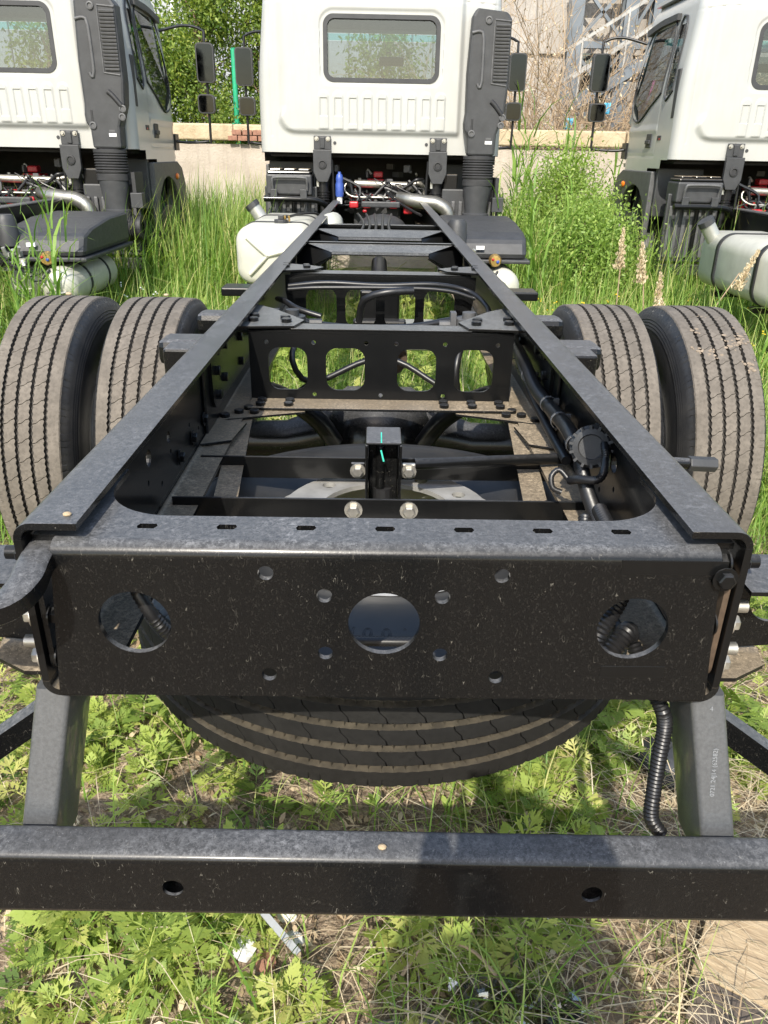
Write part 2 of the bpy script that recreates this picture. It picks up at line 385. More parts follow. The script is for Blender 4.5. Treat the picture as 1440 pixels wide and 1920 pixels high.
OVAL = (np.array([(0, 0, 0), (.3, .2, .03), (.3, -.2, .03), (.72, .16, 0), (.72, -.16, 0), (1, 0, -.08)]), np.array([(0, 2, 1), (1, 2, 4), (1, 4, 3), (3, 4, 5)]))
def blades(base, h, phi, bend, wd, tint, kink=None):
    """grass or reed blades as tapering strips: base (n,3)"""
    n = len(base); ts = np.array([0, .3, .6, .85, 1.]); d = np.stack([np.cos(phi), np.sin(phi), np.zeros(n)], 1); s = np.stack([-np.sin(phi), np.cos(phi), np.zeros(n)], 1)
    rings = []
    for t in ts:
        c = base+d*(bend*h*t*t)[:, None]; c[:, 2] += h*(t-.42*bend*t**3*np.minimum(1.6, bend+.4))
        ww = (wd*(1-t)**.7*(.55+.45*min(1, t*4+.4)))[:, None]
        rings += [c-s*ww, c+s*ww] if t < 1 else [c]
    V = np.stack(rings, 1).reshape(-1, 3); k = 9
    f = np.array([(0, 1, 3), (0, 3, 2), (2, 3, 5), (2, 5, 4), (4, 5, 7), (4, 7, 6), (6, 7, 8)])
    F = (f[None]+(np.arange(n)*k)[:, None, None]).reshape(-1, 3)
    T = (tint[:, None]+np.linspace(-.12, .12, k)[None]).ravel()
    return V, F, np.clip(T, 0, 1)

# =================================================================== setting: ground
def gz(x, y):
    return .018*math.sin(2.1*x+.7)*math.cos(1.7*y)+.012*math.sin(5.3*x+2.9*y)-.012
def gz_np(x, y):
    return .018*np.sin(2.1*x+.7)*np.cos(1.7*y)+.012*np.sin(5.3*x+2.9*y)-.012
def build_ground():
    xs = np.concatenate([[-150, -60, -30, -14], np.linspace(-8, -2.2, 30), np.linspace(-2.1, 2.1, 106), np.linspace(2.2, 8, 30), [14, 30, 60, 150]])
    ys = np.concatenate([[-60, -25, -10, -4, -1.5], np.linspace(-1, 4.2, 131), np.linspace(4.3, 14, 45), [20, 40, 90, 200]])
    X, Y = np.meshgrid(xs, ys); Z = gz_np(X, Y)
    fine = (np.abs(X) < 2.2) & (Y > -1.1) & (Y < 4.3)
    Z = np.where(fine, Z+rng.normal(0, .005, X.shape), Z)
    far = (np.abs(X) > 9) | (Y > 15) | (Y < -3); Z = np.where(far, -.012, Z)
    nx, ny = len(xs), len(ys); i = np.arange(nx-1)[None]+np.arange(ny-1)[:, None]*nx
    F = np.stack([i, i+1, i+nx+1, i+nx], 2).reshape(-1, 4)
    me = np_mesh('ground', np.stack([X, Y, Z], 2).reshape(-1, 3), F, np.zeros(nx*ny), M['ground']); me.shade_smooth()
    setting(link('ground', me))
build_ground()

# =================================================================== boundary wall and what stands behind it
def build_wall():
    y0, t = 11.5, .28
    wall = empty('boundary_wall', (0, y0, 0)); tag(wall, 'low plastered wall with a tan concrete coping behind the trucks', 'wall')
    MB().box(-9, 9, y0, y0+t, -.1, 1.56).build('wall_face', M['render_wall'], wall)
    xs = [-9.0, -5.6, -2.9]; 
    for a, b in ((-9.0, -1.96), (-1.45, 3.3), (3.32, 9.0)):
        MB().box(a, b, y0-.06, y0+t+.06, 1.60, 1.80).build('coping_slab', M['coping'], wall, bevel=.02)
    MB().box(-1.958, -1.452, y0+.03, y0+t+.06, 1.60, 1.80).build('coping_slab', M['coping'], wall, bevel=.02)     # slab with a broken front edge
    MB().box(-1.958, -1.452, y0-.04, y0+.028, 1.70, 1.795).build('coping_slab', M['coping'], wall, bevel=.02)
    me = None
    x = -2.1
    for r in range(2):
        for i in range(1, 5-r):
            bx = -2.10+i*.135+(r*.06); 
            o = MB().box(-.06, .06, -.05, .05, -.03, .03).build('brick', M['brick'], wall, bevel=.006, loc=(bx, y0-.035+random.uniform(-.012, .012), 1.60+.07*r+.03)) if me is None else link('brick', me, wall, (bx, y0-.035+random.uniform(-.012, .012), 1.60+.07*r+.03))
            me = me or o.data; o.rotation_euler = (0, random.uniform(-.04, .04), random.uniform(-.1, .1))
build_wall()

def build_buildings():
    b = empty('grey_shed', (-2.5, 17, 0)); tag(b, 'grey metal-clad shed behind the green trees', 'building')
    m = MB(); x = -11.
    m.box(-11, 1.3, 17.05, 17.2, 0, 7); m.build('wall', M['shed'], b)
    me = None
    for i in range(31):
        o = (MB().box(-.19, .19, -.02, .045, 0, 7).build('cladding_panel', M['shed'], b, bevel=.012, loc=(-10.8+i*.4, 17.0, 0)) if me is None
             else link('cladding_panel', me, b, (-10.8+i*.4, 17.0, 0)))
        if me: o.modifiers.new('bevel', 'BEVEL').width = .012
        me = me or o.data
    MB().box(-5.6, -4.3, 16.86, 16.97, 3.62, 3.72).build('window_sill', M['shed_white'], b)
    MB().box(-5.5, -4.4, 16.9, 16.97, 3.72, 5.2).build('window', M['glass_dark'], b)
    MB().box(-3.9, -3.82, 16.88, 16.96, 3.4, 7).build('downpipe', M['shed_white'], b)
    # steel framed building and its outside stair, right
    f = empty('steel_framed_building', (5.5, 14.5, 0)); tag(f, 'pale panelled building with blue-grey steel columns behind the dry branches', 'building')
    MB().box(1.5, 13, 15.6, 15.8, 0, 8).build('wall', M['panel'], f)
    for i in range(9):
        for k in range(4):
            MB().box(1.56+i*1.2, 2.66+i*1.2, 15.53, 15.597, .1+k*1.5, 1.5+k*1.5).build('wall_panel', M['panel'], f, bevel=.015)
    for cx in (3.25, 4.15, 4.62, 5.6, 7.2):
        m = MB(); m.box(cx-.11, cx+.11, 15.0, 15.02, 0, 7.5); m.box(cx-.11, cx+.11, 15.22, 15.24, 0, 7.5); m.box(cx-.012, cx+.012, 15.02, 15.22, 0, 7.5)
        m.build('steel_column', M['blue_steel'], f)
    for z in (2.1, 3.15, 4.1, 5.0):
        m = MB(); m.box(3.1, 8, 15.06, 15.18, z, z+.10); m.build('steel_beam', M['blue_steel'], f)
    for (x0, z0, x1, z1) in ((3.25, 2.2, 4.15, 3.15), (4.15, 3.25, 4.62, 4.1), (4.62, 2.2, 5.6, 3.2), (3.3, 3.25, 4.1, 4.1), (4.65, 3.3, 5.55, 4.1), (4.15, 2.2, 3.25, 3.15), (5.6, 2.2, 4.62, 3.2), (4.15, 4.15, 4.62, 5.0), (3.25, 4.15, 4.15, 5.0), (4.1, 3.25, 3.3, 4.1)):
        MB().beam((x0, 15.12, z0), (x1, 15.12, z1), .05, .05).build('cross_brace', M['blue_steel'], f)
    for x0, x1, z0, z1 in ((3.4, 4.0, 2.25, 3.1), (4.72, 5.5, 3.3, 4.05), (5.7, 7.1, 2.3, 3.1)):
        MB().box(x0, x1, 15.3, 15.34, z0, z1).build('window', M['glass_dark'], f)
    s = empty('outside_staircase', (4.5, 13.6, 0)); tag(s, 'steel outside staircase with pale slanting handrails in front of the panelled building', 'staircase')
    for y in (13.3, 14.1):
        for dz in (0, .42, .84):
            MB().beam((2.9, y, 2.15+dz), (6.6, y, 4.35+dz), .035, .035 if dz else .14).build('handrail' if dz else 'stringer', M['rail_steel'] if dz else M['blue_steel'], s)
    for i in range(12):
        x = 3.0+i*.3; z = 2.22+i*.178
        MB().box(x, x+.3, 13.34, 14.06, z, z+.03).build('stair_tread', M['blue_steel'], s)
    for i in range(6):
        x = 3.0+i*.65; z = 2.2+(x-2.9)*.5946
        MB().cyl((x, 13.3, z-.0), (x, 13.3, z+.83), .022, 6).build('baluster', M['rail_steel'], s)
    for x in (3.6, 5.4):
        MB().box(x-.05, x+.05, 13.35, 13.45, 0, 2.15+(x-2.9)*.59).build('stair_post', M['blue_steel'], s)
    for x, y, z, c, lab in ((3.88, 12.6, 2.50, 'pink', 'pink cloth hanging behind the wall, left of the right-hand cab'), (3.30, 12.6, 2.2, 'cyan', 'light blue cloth hanging between the mirrors of two cabs'),
                            (2.72, 12.35, 1.98, 'cyan', 'light blue rag caught on the dry branches above the wall')):
        m = MB(); n = 7; hh = .40 if c == 'pink' else .15; ww = .13 if c == 'pink' else .09
        vv = [(x+ww*(i/(n-1)-.5)-.10*(j/7)*(c == 'pink'), y+.025*math.sin(i*1.9+j*.3), z-hh*j/7) for j in range(8) for i in range(n)]
        m.add(vv, [(j*n+i, j*n+i+1, (j+1)*n+i+1, (j+1)*n+i) for j in range(7) for i in range(n-1)])
        o = m.build('hanging_cloth', M[c], None, smooth=60); so = o.modifiers.new('solid', 'SOLIDIFY'); so.thickness = .004
        tag(o, lab, 'cloth', 'cloths hanging behind the wall')
    p = MB().cyl((-2.02, 12.2, 0), (-2.02, 12.2, 2.75), .035, 10).box(-2.08, -1.96, 12.14, 12.26, 1.8, 1.83).build('fence_post', M['green_post'], None, smooth=40)
    tag(p, 'thin green metal post standing in front of the leafy trees', 'post')
build_buildings()

# =================================================================== trees and shrubs
def leafy_tree(name, label, base, height, rx, nclump, nleaf, seed, mat='tree', lsz=.075, group=None, ry=None, z0=.25, cat='tree'):
    r = np.random.default_rng(seed); rr = random.Random(seed); bx, by = base
    root = empty(name, (bx, by, 0)); tag(root, label, cat, group)
    m = MB(); trunk = curve([(bx, by, -.05), (bx+.06, by, height*.35), (bx-.05, by+.05, height*.7), (bx+.03, by, height*.97)], .12)
    m.tube(trunk, [.055*(1-.8*i/len(trunk))+.008 for i in range(len(trunk))], 7)
    cl = []
    for i in range(nclump):
        h = height*(z0+(1-z0)*(i+rr.random())/nclump); a = rr.uniform(0, 6.28); k = math.sin(math.pi*min(.93, .22+.72*(h/height-z0)/(1-z0)))
        d = rx*k*math.sqrt(rr.uniform(.12, 1)); p = (bx+d*math.cos(a), by+(ry or rx)*d/rx*math.sin(a), h); cl.append(p)
        if i % 2 == 0:
            q = (bx, by, h-.25-d*.5)
            m.tube([q, ((q[0]+p[0])/2, (q[1]+p[1])/2, (q[2]+p[2])/2+.06), p], [.016, .011, .005], 5)
    m.build('trunk', M['bark'], root, smooth=60)
    C = np.array(cl)[r.integers(0, nclump, nleaf)]; off = r.normal(0, 1, (nleaf, 3))*np.array([.15, .15, .17])*rx/.6
    L = C+off; d = r.normal(0, 1, (nleaf, 3)); d[:, 2] -= .35
    tint = np.clip(.42+.16*r.normal(0, 1, nleaf)+.30*(r.random(nclump)[r.integers(0, nclump, nleaf)]-.5), 0, 1)
    V, F, T = batch(*OVAL, frames(d, r.uniform(0, 6.28, nleaf)), lsz*r.uniform(.6, 1.3, nleaf), L, tint)
    link('crown', np_mesh('crown', V, F, T, M[mat]), root)
leafy_tree('leafy_tree', 'slim green tree left of the green post, over the wall', (-2.55, 12.6), 4.3, .62, 80, 30000, 3, lsz=.058, group='trees behind the wall')
leafy_tree('leafy_tree', 'slim green tree right of the green post, beside the middle cab', (-1.68, 12.9), 4.1, .55, 74, 26000, 4, lsz=.058, group='trees behind the wall')
leafy_tree('leafy_tree', 'green tree half hidden by the mirrors of the left cab', (-3.45, 12.5), 3.3, .62, 60, 20000, 5, lsz=.058, group='trees behind the wall')
leafy_tree('leafy_tree', 'green tree seen only through the middle cab windows', (.1, 12.9), 3.1, .8, 40, 6000, 8, group='trees behind the wall', ry=.6)
leafy_tree('leafy_tree', 'green tree seen only through the left cab windows', (-4.8, 12.9), 3.1, .8, 34, 5000, 9, group='trees behind the wall')
leafy_tree('leafy_bush', 'rounded bright green bush beside the front wheel of the right truck', (1.86, 7.4), .98, .52, 70, 24000, 11, 'bush', .036, z0=.08, cat='bush')
leafy_tree('leafy_bush', 'taller bright green bush against the wall right of the middle truck', (1.98, 8.9), 1.36, .56, 70, 20000, 12, 'bush', .036, z0=.08, cat='bush')

def bare_shrub(base, height, spread, seed, label, n0=12, depth=4):
    r = random.Random(seed); m = MB(); tips = []
    def grow(p, d, L, rad_, lev):
        k = 4 if lev < 2 else 3; pts = [p]; dd = d.copy()
        for i in range(k):
            dd = (dd+Vector((r.gauss(0, .13), r.gauss(0, .10), r.gauss(0, .10)))).normalized(); pts.append(pts[-1]+dd*L/k)
        m.tube(pts, [rad_*(1-.55*i/k) for i in range(k+1)], 4 if lev else 5, cap=False)
        if lev >= depth-1: tips.append((pts[-1], dd)); return
        for i in range(r.choice((2, 3, 3))):
            q = pts[r.randint(1, k)]; e = (dd+Vector((r.gauss(0, .55), r.gauss(0, .4), r.gauss(.05, .4)))).normalized()
            grow(q, e, L*r.uniform(.5, .8), rad_*.6, lev+1)
    for i in range(n0):
        a = r.uniform(0, 6.28); e = Vector((spread*math.cos(a), spread*.5*math.sin(a), 1)).normalized()
        grow(Vector((base[0]+.18*math.cos(a), base[1]+.12*math.sin(a), 0)), e, height*r.uniform(.38, .6), .016, 0)
    root = empty('dry_shrub', (*base, 0)); tag(root, label, 'shrub')
    m.build('branches', M['twig'], root)
    R_ = np.random.default_rng(seed); n = 1300; tp = np.array([tuple(t[0]) for t in tips])[R_.integers(0, len(tips), n)]+R_.normal(0, .07, (n, 3))
    V, F, T = batch(*OVAL, frames(R_.normal(0, 1, (n, 3)), R_.uniform(0, 6, n)), R_.uniform(.03, .06, n), tp, R_.uniform(0, .8, n))
    link('dead_leaves', np_mesh('dead_leaves', V, F, T, M['straw']), root)
bare_shrub((2.6, 12.6), 3.9, .62, 21, 'tangle of bare tan branches over the wall right of the middle cab', 62, 4)
bare_shrub((3.55, 12.8), 3.6, .5, 22, 'thin bare branches over the wall beside the right cab', 22, 4)

# =================================================================== tyre and wheel meshes (axis along x)
TR = .515
def tyre_mesh(name, mats, worn=True):
    gc = (-.066, -.022, .022, .066); gw, gd = (.0052, .012) if worn else (.0066, .014)
    prof = [(-.080, .270, 2), (-.100, .262, 2), (-.118, .285, 2), (-.134, .335, 2), (-.1395, .385, 2), (-.1385, .42, 2), (-.1365, .430, 2), (-.1375, .433, 2), (-.1345, .440, 2),
            (-.1355, .443, 2), (-.1320, .450, 2), (-.1330, .453, 2), (-.1295, .460, 2), (-.1305, .463, 2), (-.126, .472, 2), (-.1185, .490, 2), (-.1135, .4935, 2), (-.1085, .5045, 0), (-.1055, .5085, 0), (-.085, .5115, 0)]
    def crown(s): return TR-.0035-.28*s*s
    prof = prof[:-1]+[(-.09, crown(-.09), 0)]
    zig = {}
    last = -.09
    for k, g in enumerate(gc):
        for ds, dr in ((-gw-.0004, 0), (-gw+.0016, gd), (gw-.0016, gd), (gw+.0004, 0)):
            zig[len(prof)] = -1 if ds < 0 else 1; prof.append((g+ds, crown(g)-dr, 1 if dr else 0))
        if k < 3:
            mid = g+.022
            prof += [(mid-.006, crown(mid), 3), (mid+.006, crown(mid), 3)]
    half = [(s, r_, k) for s, r_, k in prof if s < -.0855 or (s == -.09)]
    prof += [(-s, r_, k) for s, r_, k in half[::-1]]
    P = 54; fr = [0, .022, .044, .15, .30, .33, .36, .48, .63, .66, .69, .84]; TH = np.array([(p+f)/P*2*math.pi for p in range(P) for f in fr]); sip = np.array([k for p in range(P) for k in range(len(fr))]) == 1
    nt, npf = len(TH), len(prof); V = np.zeros((nt, npf, 3)); tri = 2*np.abs(((TH*P*3/(2*math.pi)) % 1)-.5)-.5
    R0 = np.array([p[1] for p in prof])
    for j, (s, r_, k) in enumerate(prof):
        th = TH.copy(); rr = np.full(nt, r_)
        ss = np.full(nt, s)+(tri*(.0042 if worn else .0012) if j in zig else 0)
        if abs(s) < .062 and (k in (0, 3)):                               # sipes cross the three middle ribs
            u = ((s+.066) % .044)/.044-.5; th = TH+(.20*u+(.06 if u > 0 else -.06 if u < 0 else 0))*2*math.pi/P
            rr = np.where(sip, r_-.006, rr)
        if not worn and k == 1: rr = rr+np.where(np.arange(nt) % 4 < 3, np.where(np.arange(nt) % 4 == 1, .010, .004), 0)
        if 14 < j < 18 or npf-18 <= j < npf-15:                            # shoulder notches
            rr = rr-np.where((np.arange(nt) % 5) == 0, .003, 0)
        V[:, j] = np.stack([ss, rr*np.sin(th), rr*np.cos(th)], 1)
    i = np.arange(nt)[:, None]*npf; i2 = ((np.arange(nt)+1) % nt)[:, None]*npf; j = np.arange(npf-1)[None]
    F = np.stack([i+j, i+j+1, i2+j+1, i2+j], 2).reshape(-1, 4)
    me = np_mesh(name, V.reshape(-1, 3), F, np.zeros(nt*npf), mats[0]); me.materials.append(mats[1]); me.materials.append(mats[2])
    kk = np.array([p[2] for p in prof]); fm = np.zeros(npf-1, int)
    for q in range(npf-1):
        a, b = kk[q], kk[q+1]; fm[q] = 2 if (a == 2 or b == 2) else (1 if (a == 1 or b == 1) else 0)
    me.polygons.foreach_set('material_index', np.tile(fm, nt).astype(np.int32)); me.shade_smooth(); me.set_sharp_from_angle(angle=rad(38)); me.update()
    return me
ME_TYRE = tyre_mesh('tyre', (M['tread'], M['groove'], M['sidewall']))
ME_SPARE = tyre_mesh('spare_tyre', (M['tread_new'], M['groove_new_sunlit'], M['sidewall']), False)
def rim_mesh():
    m = MB(); prof = [(.262, -.10), (.272, -.112), (.266, -.115), (.255, -.10), (.248, -.06), (.245, .06), (.255, .10), (.266, .115), (.272, .112), (.262, .10)]
    m.lathe(prof, (0, 0, 0), (1, 0, 0), 48)
    m.lathe([(.246, .03), (.243, -.05), (.236, -.11), (.224, -.145), (.2152, -.1555)], (0, 0, 0), (1, 0, 0), 48)
    m.prism(circ(0, 0, .2155, 48), [circ(0, 0, .138, 32)]+[circ(.1755*math.cos(a), .1755*math.sin(a), .0150, 12) for a in (math.pi*i/5 for i in range(10))], .011, (-.1555, 0, 0), (0, 1, 0), (0, 0, 1))
    m.lathe([(.246, .045), (.235, -.05), (.228, -.105), (.218, -.137), (.2152, -.1445)], (0, 0, 0), (1, 0, 0), 48)
    return m.mesh('rim', [M['rim']], 40)
ME_RIM = rim_mesh()
def bolt_mesh(name, r=.011, h=.010, mat='paint_clean', hexa=True, washer=True):
    m = MB()
    if washer: m.lathe([(r*1.45, 0), (r*1.45, h*.22), (0.001, h*.22)], (0, 0, 0), n=14)
    m.lathe([(r, 0), (r, h*.85), (r*.82, h), (.0005, h)], (0, 0, 0), n=6 if hexa else 10)
    return m.mesh(name, [M[mat]], 30)
ME_BOLT = bolt_mesh('bolt'); ME_RIVET = bolt_mesh('rivet', .0115, .009, 'paint_clean', False, False); ME_ZINC = bolt_mesh('zinc_bolt', .013, .016, 'steel')
def orient(n): return Vector((0, 0, 1)).rotation_difference(Vector(n)).to_euler()
def bolt(parent, p, n, me=None, s=1., name='bolt'):
    o = link(name, me or ME_BOLT, parent, p); o.rotation_euler = orient(n); o.scale = (s, s, s); return o

# =================================================================== the truck (x across, y towards its cab, frame centred on x = 0)
T = empty('chassis_truck', (0, 4.6, 0))
tag(T, 'bare black truck chassis with a white cab, nearest and in the middle', 'truck', 'new white cab chassis trucks')
NEAR = set()                                                   # parts the two neighbours would show outside the frame
def near(o): NEAR.add(o); return o
RT, RB, YE, YF = 1.09, .846, .793, 8.9                         # rail top, rail bottom, rear end, front end

def build_rails():
    for s in (-1, 1):
        def hook(zt, zb, sg):                                   # L profile with a rounded corner, sg=+1 top flange
            R_, t = .022, .009; z0 = zt if sg > 0 else zb
            out = [(s*.355, z0)]+[(s*(.43-R_+R_*math.sin(a)), z0-sg*(R_-R_*math.cos(a))) for a in (rad(15*i) for i in range(7))]
            inn = [(s*(.43-R_+(R_-t)*math.sin(a)), z0-sg*(R_-(R_-t)*math.cos(a))) for a in (rad(15*i) for i in range(6, -1, -1))]+[(s*.355, z0-sg*t)]
            return out+inn
        m = MB(); m.extrude(hook(RT, RB, 1), YE, YF)
        rail = m.build('frame_rail', M['paint'], T, smooth=40, bevel=.0015)
        m = MB(); m.extrude(hook(RT, RB, -1), YE, YF); m.build('lower_flange', M['paint_tan'], rail, smooth=40)
        holes = [circ(1.30, .975, .016, 14), circ(1.44, .965, .012, 12)]
        rr = random.Random(5)
        for i in range(26):
            y = 1.2+i*.082; holes.append(circ(y, RB+.052+.035*(i % 2), .0058, 8)); 
            if i % 3 == 0: holes.append(circ(y+.03, RT-.060, .0058, 8))
        web = MB(); web.prism([(YE+.0, RB+.0222), (YF, RB+.0222), (YF, RT-.0222), (YE, RT-.0222)], holes, .0088*-s, (s*.4298, 0, 0), (0, 1, 0), (0, 0, 1))
        web.build('rail_web', M['paint_clean'], rail)
        near(MB().box(*sorted((s*.4205, s*.4125)), 1.75, 3.3, RB+.012, RB+.205).build('reinforcement_plate', M['paint_clean'], rail, bevel=.01))
        # big riveted corner plate with pale overspray beside the four-hole crossmember
        p = MB(); p.prism(rrect(1.80, 2.36, RB+.055, RT-.03, .05), [], .008*-s, (s*.412, 0, 0), (0, 1, 0), (0, 0, 1)); near(p.build('corner_plate', M['paint_far'], rail))
        for (y, z) in ((1.86, .93), (1.86, .99), (1.86, 1.04), (1.95, .95), (1.97, 1.03), (2.10, 1.045), (2.2, .93), (2.2, 1.0), (2.28, 1.045), (1.74, .905), (1.62, .90), (1.5, .90), (1.9, .905), (2.45, .95), (2.45, 1.03), (2.6, .98), (2.75, .98)):
            near(bolt(rail, (s*.404 if 1.8 < y < 2.36 and z > .92 else s*.418, y, z), (-s, 0, 0), ME_RIVET if y > 1.77 else ME_BOLT, 1.05))
build_rails()

def build_rear():
    # rear crossmember: face, bend, top plate with rounded cut-out and slots
    yb, zt, r = .787, 1.0665, .018
    face = [(-.408, .853), (.412, .853), (.394, zt-r), (-.388, zt-r)]
    H = [circ(0, .963, .0435, 40), circ(-.301, .961, .0435, 36), circ(.303, .960, .0435, 36)]+[circ(a, b, .0094, 16) for a, b in
         ((-.14, 1.032), (.138, 1.032), (-.142, .887), (.142, .886), (-.0715, 1.002), (.069, 1.002), (-.0715, .920), (.070, .919))]
    m = MB(); m.prism(face, H, -.008, (0, yb, 0))
    # bend
    n = 8; vs_ = []; fs = []
    for i in range(n+1):
        a = rad(90*i/n)
        for rr in (r, r-.008):
            vs_ += [(-.388, yb+r-rr*math.cos(a), zt-r+rr*math.sin(a)), (.394, yb+r-rr*math.cos(a), zt-r+rr*math.sin(a))]
    for i in range(n):
        k = 4*i; fs += [(k, k+1, k+5, k+4), (k+3, k+2, k+6, k+7)]
    for k in (0, 1): fs += [(4*i+k, 4*i+4+k, 4*i+6+k, 4*i+2+k) for i in range(n)]
    m.add(vs_, fs)
    y0, yi = yb+r, .868
    arcL = [(-.268-.095*math.sin(a), .963-.095*math.cos(a)) for a in (rad(7.5*i) for i in range(13))]
    top = [(-.388, y0), (.394, y0), (.394, .800+.012), (.416, .812), (.416, 1.02), (.367, 1.02)]+[(-x+.004, y) for x, y in arcL[::-1]]+arcL+[(-.363, 1.02), (-.416, 1.02), (-.416, .812), (-.388, .812)]
    slots = [[(x-.010+.0, .838-.0065), (x+.009, .838-.0065), (x+.0125, .838), (x+.010, .838+.0065), (x-.010, .838+.0065), (x-.0125, .838)] for x in (-.288, -.192, -.096, 0, .096, .192, .288)]
    m.prism(top, slots, -.008, (0, 0, zt), (1, 0, 0), (0, 1, 0))
    o = near(m.build('rear_crossmember', M['paint'], T, smooth=40))
    # taped outlines on the face (thin film patches)
    for x0, x1, z0, z1 in ((.277, .402, 1.036, 1.055), (.272, .352, .888, .905)):
        near(MB().box(x0, x1, yb-.0006, yb-.0001, z0, z1).build('tape_patch', M['paint_clean'], o, bevel=.0003))
    # inner side plates and bolts between crossmember and rail
    for s in (-1, 1):
        m = MB(); m.prism(rrect(.80, 1.0, .875, 1.035, .02), [circ(.835, .915, .012, 12)], -s*.007, (s*.4185, 0, 0), (0, 1, 0), (0, 0, 1))
        near(m.build('end_plate', M['rust_steel'] if s > 0 else M['paint'], o))
        for z, st in ((1.04, 1.1), (.955, 1.), (.895, 1.)):
            b = near(bolt(o, (s*.412, .812, z), (-s, 0, 0), None, st)); 
            near(bolt(o, (s*.431, .812, z), (s, 0, 0), ME_ZINC if z < 1 else ME_BOLT, .8))
    near(bolt(o, (.399, .782, 1.034), (0, -1, 0), None, .95, 'bolt'))
    # tow hook, left
    pts = curve([(-.408, .83, 1.045), (-.402, .775, 1.043), (-.400, .742, 1.036), (-.412, .715, 1.028), (-.445, .700, 1.026), (-.50, .690, 1.027), (-.56, .70, 1.03)], .008)
    m = MB()
    k = len(pts); rings = []
    for i, p in enumerate(pts):
        t = (pts[min(i+1, k-1)]-pts[max(i-1, 0)]).normalized(); sd_ = t.cross(Vector((0, 0, 1))).normalized(); up = sd_.cross(t)
        wd = .018
        for a, b in ((-1, -.7), (-.7, -1), (.7, -1), (1, -.7), (1, .7), (.7, 1), (-.7, 1), (-1, .7)): rings.append(p+sd_*a*wd+up*b*.0135)
    m.add(rings, [(i*8+j, i*8+(j+1) % 8, i*8+8+(j+1) % 8, i*8+8+j) for i in range(k-1) for j in range(8)]+[tuple(range(8)), tuple((k-1)*8+j for j in range(8))])
    near(m.build('tow_hook', M['paint'], T, smooth=50))
    # lamp bracket plates outboard of the rail ends
    for s in (-1, 1):
        m = MB(); m.prism([(s*.447, .862), (s*.447, 1.0), (s*.52, 1.0), (s*.64, .992), (s*.64, .875), (s*.50, .862)],
                          [circ(s*.472, .893, .014, 16), circ(s*.535, .94, .036, 24), circ(s*.60, .955, .014, 16)], .006, (0, .90, 0))
        m.box(*sorted((s*.445, s*.64)), .80, .899, 1.0005, 1.006); m.box(*sorted((s*.434, s*.4465)), .83, .97, .872, .99)
        near(m.build('lamp_bracket', M['paint'], T))
        m = MB(); m.prism([(s*.435, .83), (s*.435, .95), (s*.50, .95), (s*.53, .90), (s*.52, .86), (s*.47, .83)], [], .006, (0, 0, .850), (1, 0, 0), (0, 1, 0)); near(m.build('jacking_plate', M['paint_tan'], T))
        for z in (.90, .965, 1.03):
            near(MB().cyl((s*.432, .835, z), (s*.462, .835, z), .009, 10).build('stud', M['steel'] if z < 1 else M['paint_clean'], T, smooth=40))
    # underrun bar, its legs and braces
    prof = rrect(.682, .735, .577, .684, .012, 4); m = MB(); n = len(prof)
    hl = [circ(-.262, .630, .0135, 24), circ(.270, .626, .0135, 24)]
    X0, X1 = -1.05, 1.05
    tz = lambda x: -x*.0125                                                     # the bar hangs a little lower on the right
    v = [(x, a, b+tz(x)) for x in (X0, X1) for a, b in prof]
    m.add(v, [(i, (i+1) % n, (i+1) % n+n, i+n) for i in range(n) if not (abs(prof[i][0]-.682) < 1e-6 and abs(prof[(i+1) % n][0]-.682) < 1e-6)]+[tuple(range(n)), tuple(range(n, 2*n))])
    fz0, fz1 = .577+.012, .684-.012
    m.prism([(X0, fz0+tz(X0)), (X1, fz0+tz(X1)), (X1, fz1+tz(X1)), (X0, fz1+tz(X0))], [circ(x, .630+tz(x), .0135, 24) for x in (-.262, .271)], -.004, (0, .682, 0))
    o = near(m.build('underrun_bar', M['paint'], T, smooth=40))
    near(MB().box(-1.045, 1.045, .7255, .7335, .60, .66).build('hole_shade_sheet', M['dark'], o))  # near-black sheet painting the shade seen through the bar's holes
    for s in (-1, 1):
        top = Vector((s*.426, .852, .8455)); bot = Vector((s*.462, .775, .600)); pr = rrect(-.023, .023, -.046, .060, .007, 4); n = len(pr); m = MB()
        v = [(p.x+a, p.y+b, p.z) for p in (top, bot) for a, b in pr]
        m.add(v, [(i, (i+1) % n, (i+1) % n+n, i+n) for i in range(n)]+[tuple(range(n)), tuple(range(n, 2*n))]); leg = near(m.build('underrun_leg', M['paint_leg'], T, smooth=40))
        m = MB(); m.beam((s*.45, .88, .765), (s*.80, .74, .555), .004, .034); m.beam((s*.45, .896, .781), (s*.80, .756, .571), .030, .004); near(m.build('underrun_brace', M['paint'], T))
        if s > 0:
            for (txt, sz, px, pz, rot) in (('0721 24J14 (62582)', .0085, .443, .745, 90), ('4', .009, .431, .826, 0)):
                tcu = bpy.data.curves.new('stamp', 'FONT'); tcu.body = txt; tcu.size = sz; tcu.align_x = 'CENTER'; tcu.extrude = .0002
                to = bpy.data.objects.new('stamp', tcu); me = bpy.data.meshes.new_from_object(to); bpy.data.objects.remove(to); me.materials.append(M['pale_ink'])
                q = link('stamped_number', me, leg, (px, .775+.077*(pz-.60)/.2455-.0468, pz)); q.rotation_euler = (Matrix.Rotation(rad(90-17), 3, 'X') @ Matrix.Rotation(rad(rot), 3, 'Z')).to_euler(); near(q)
build_rear()

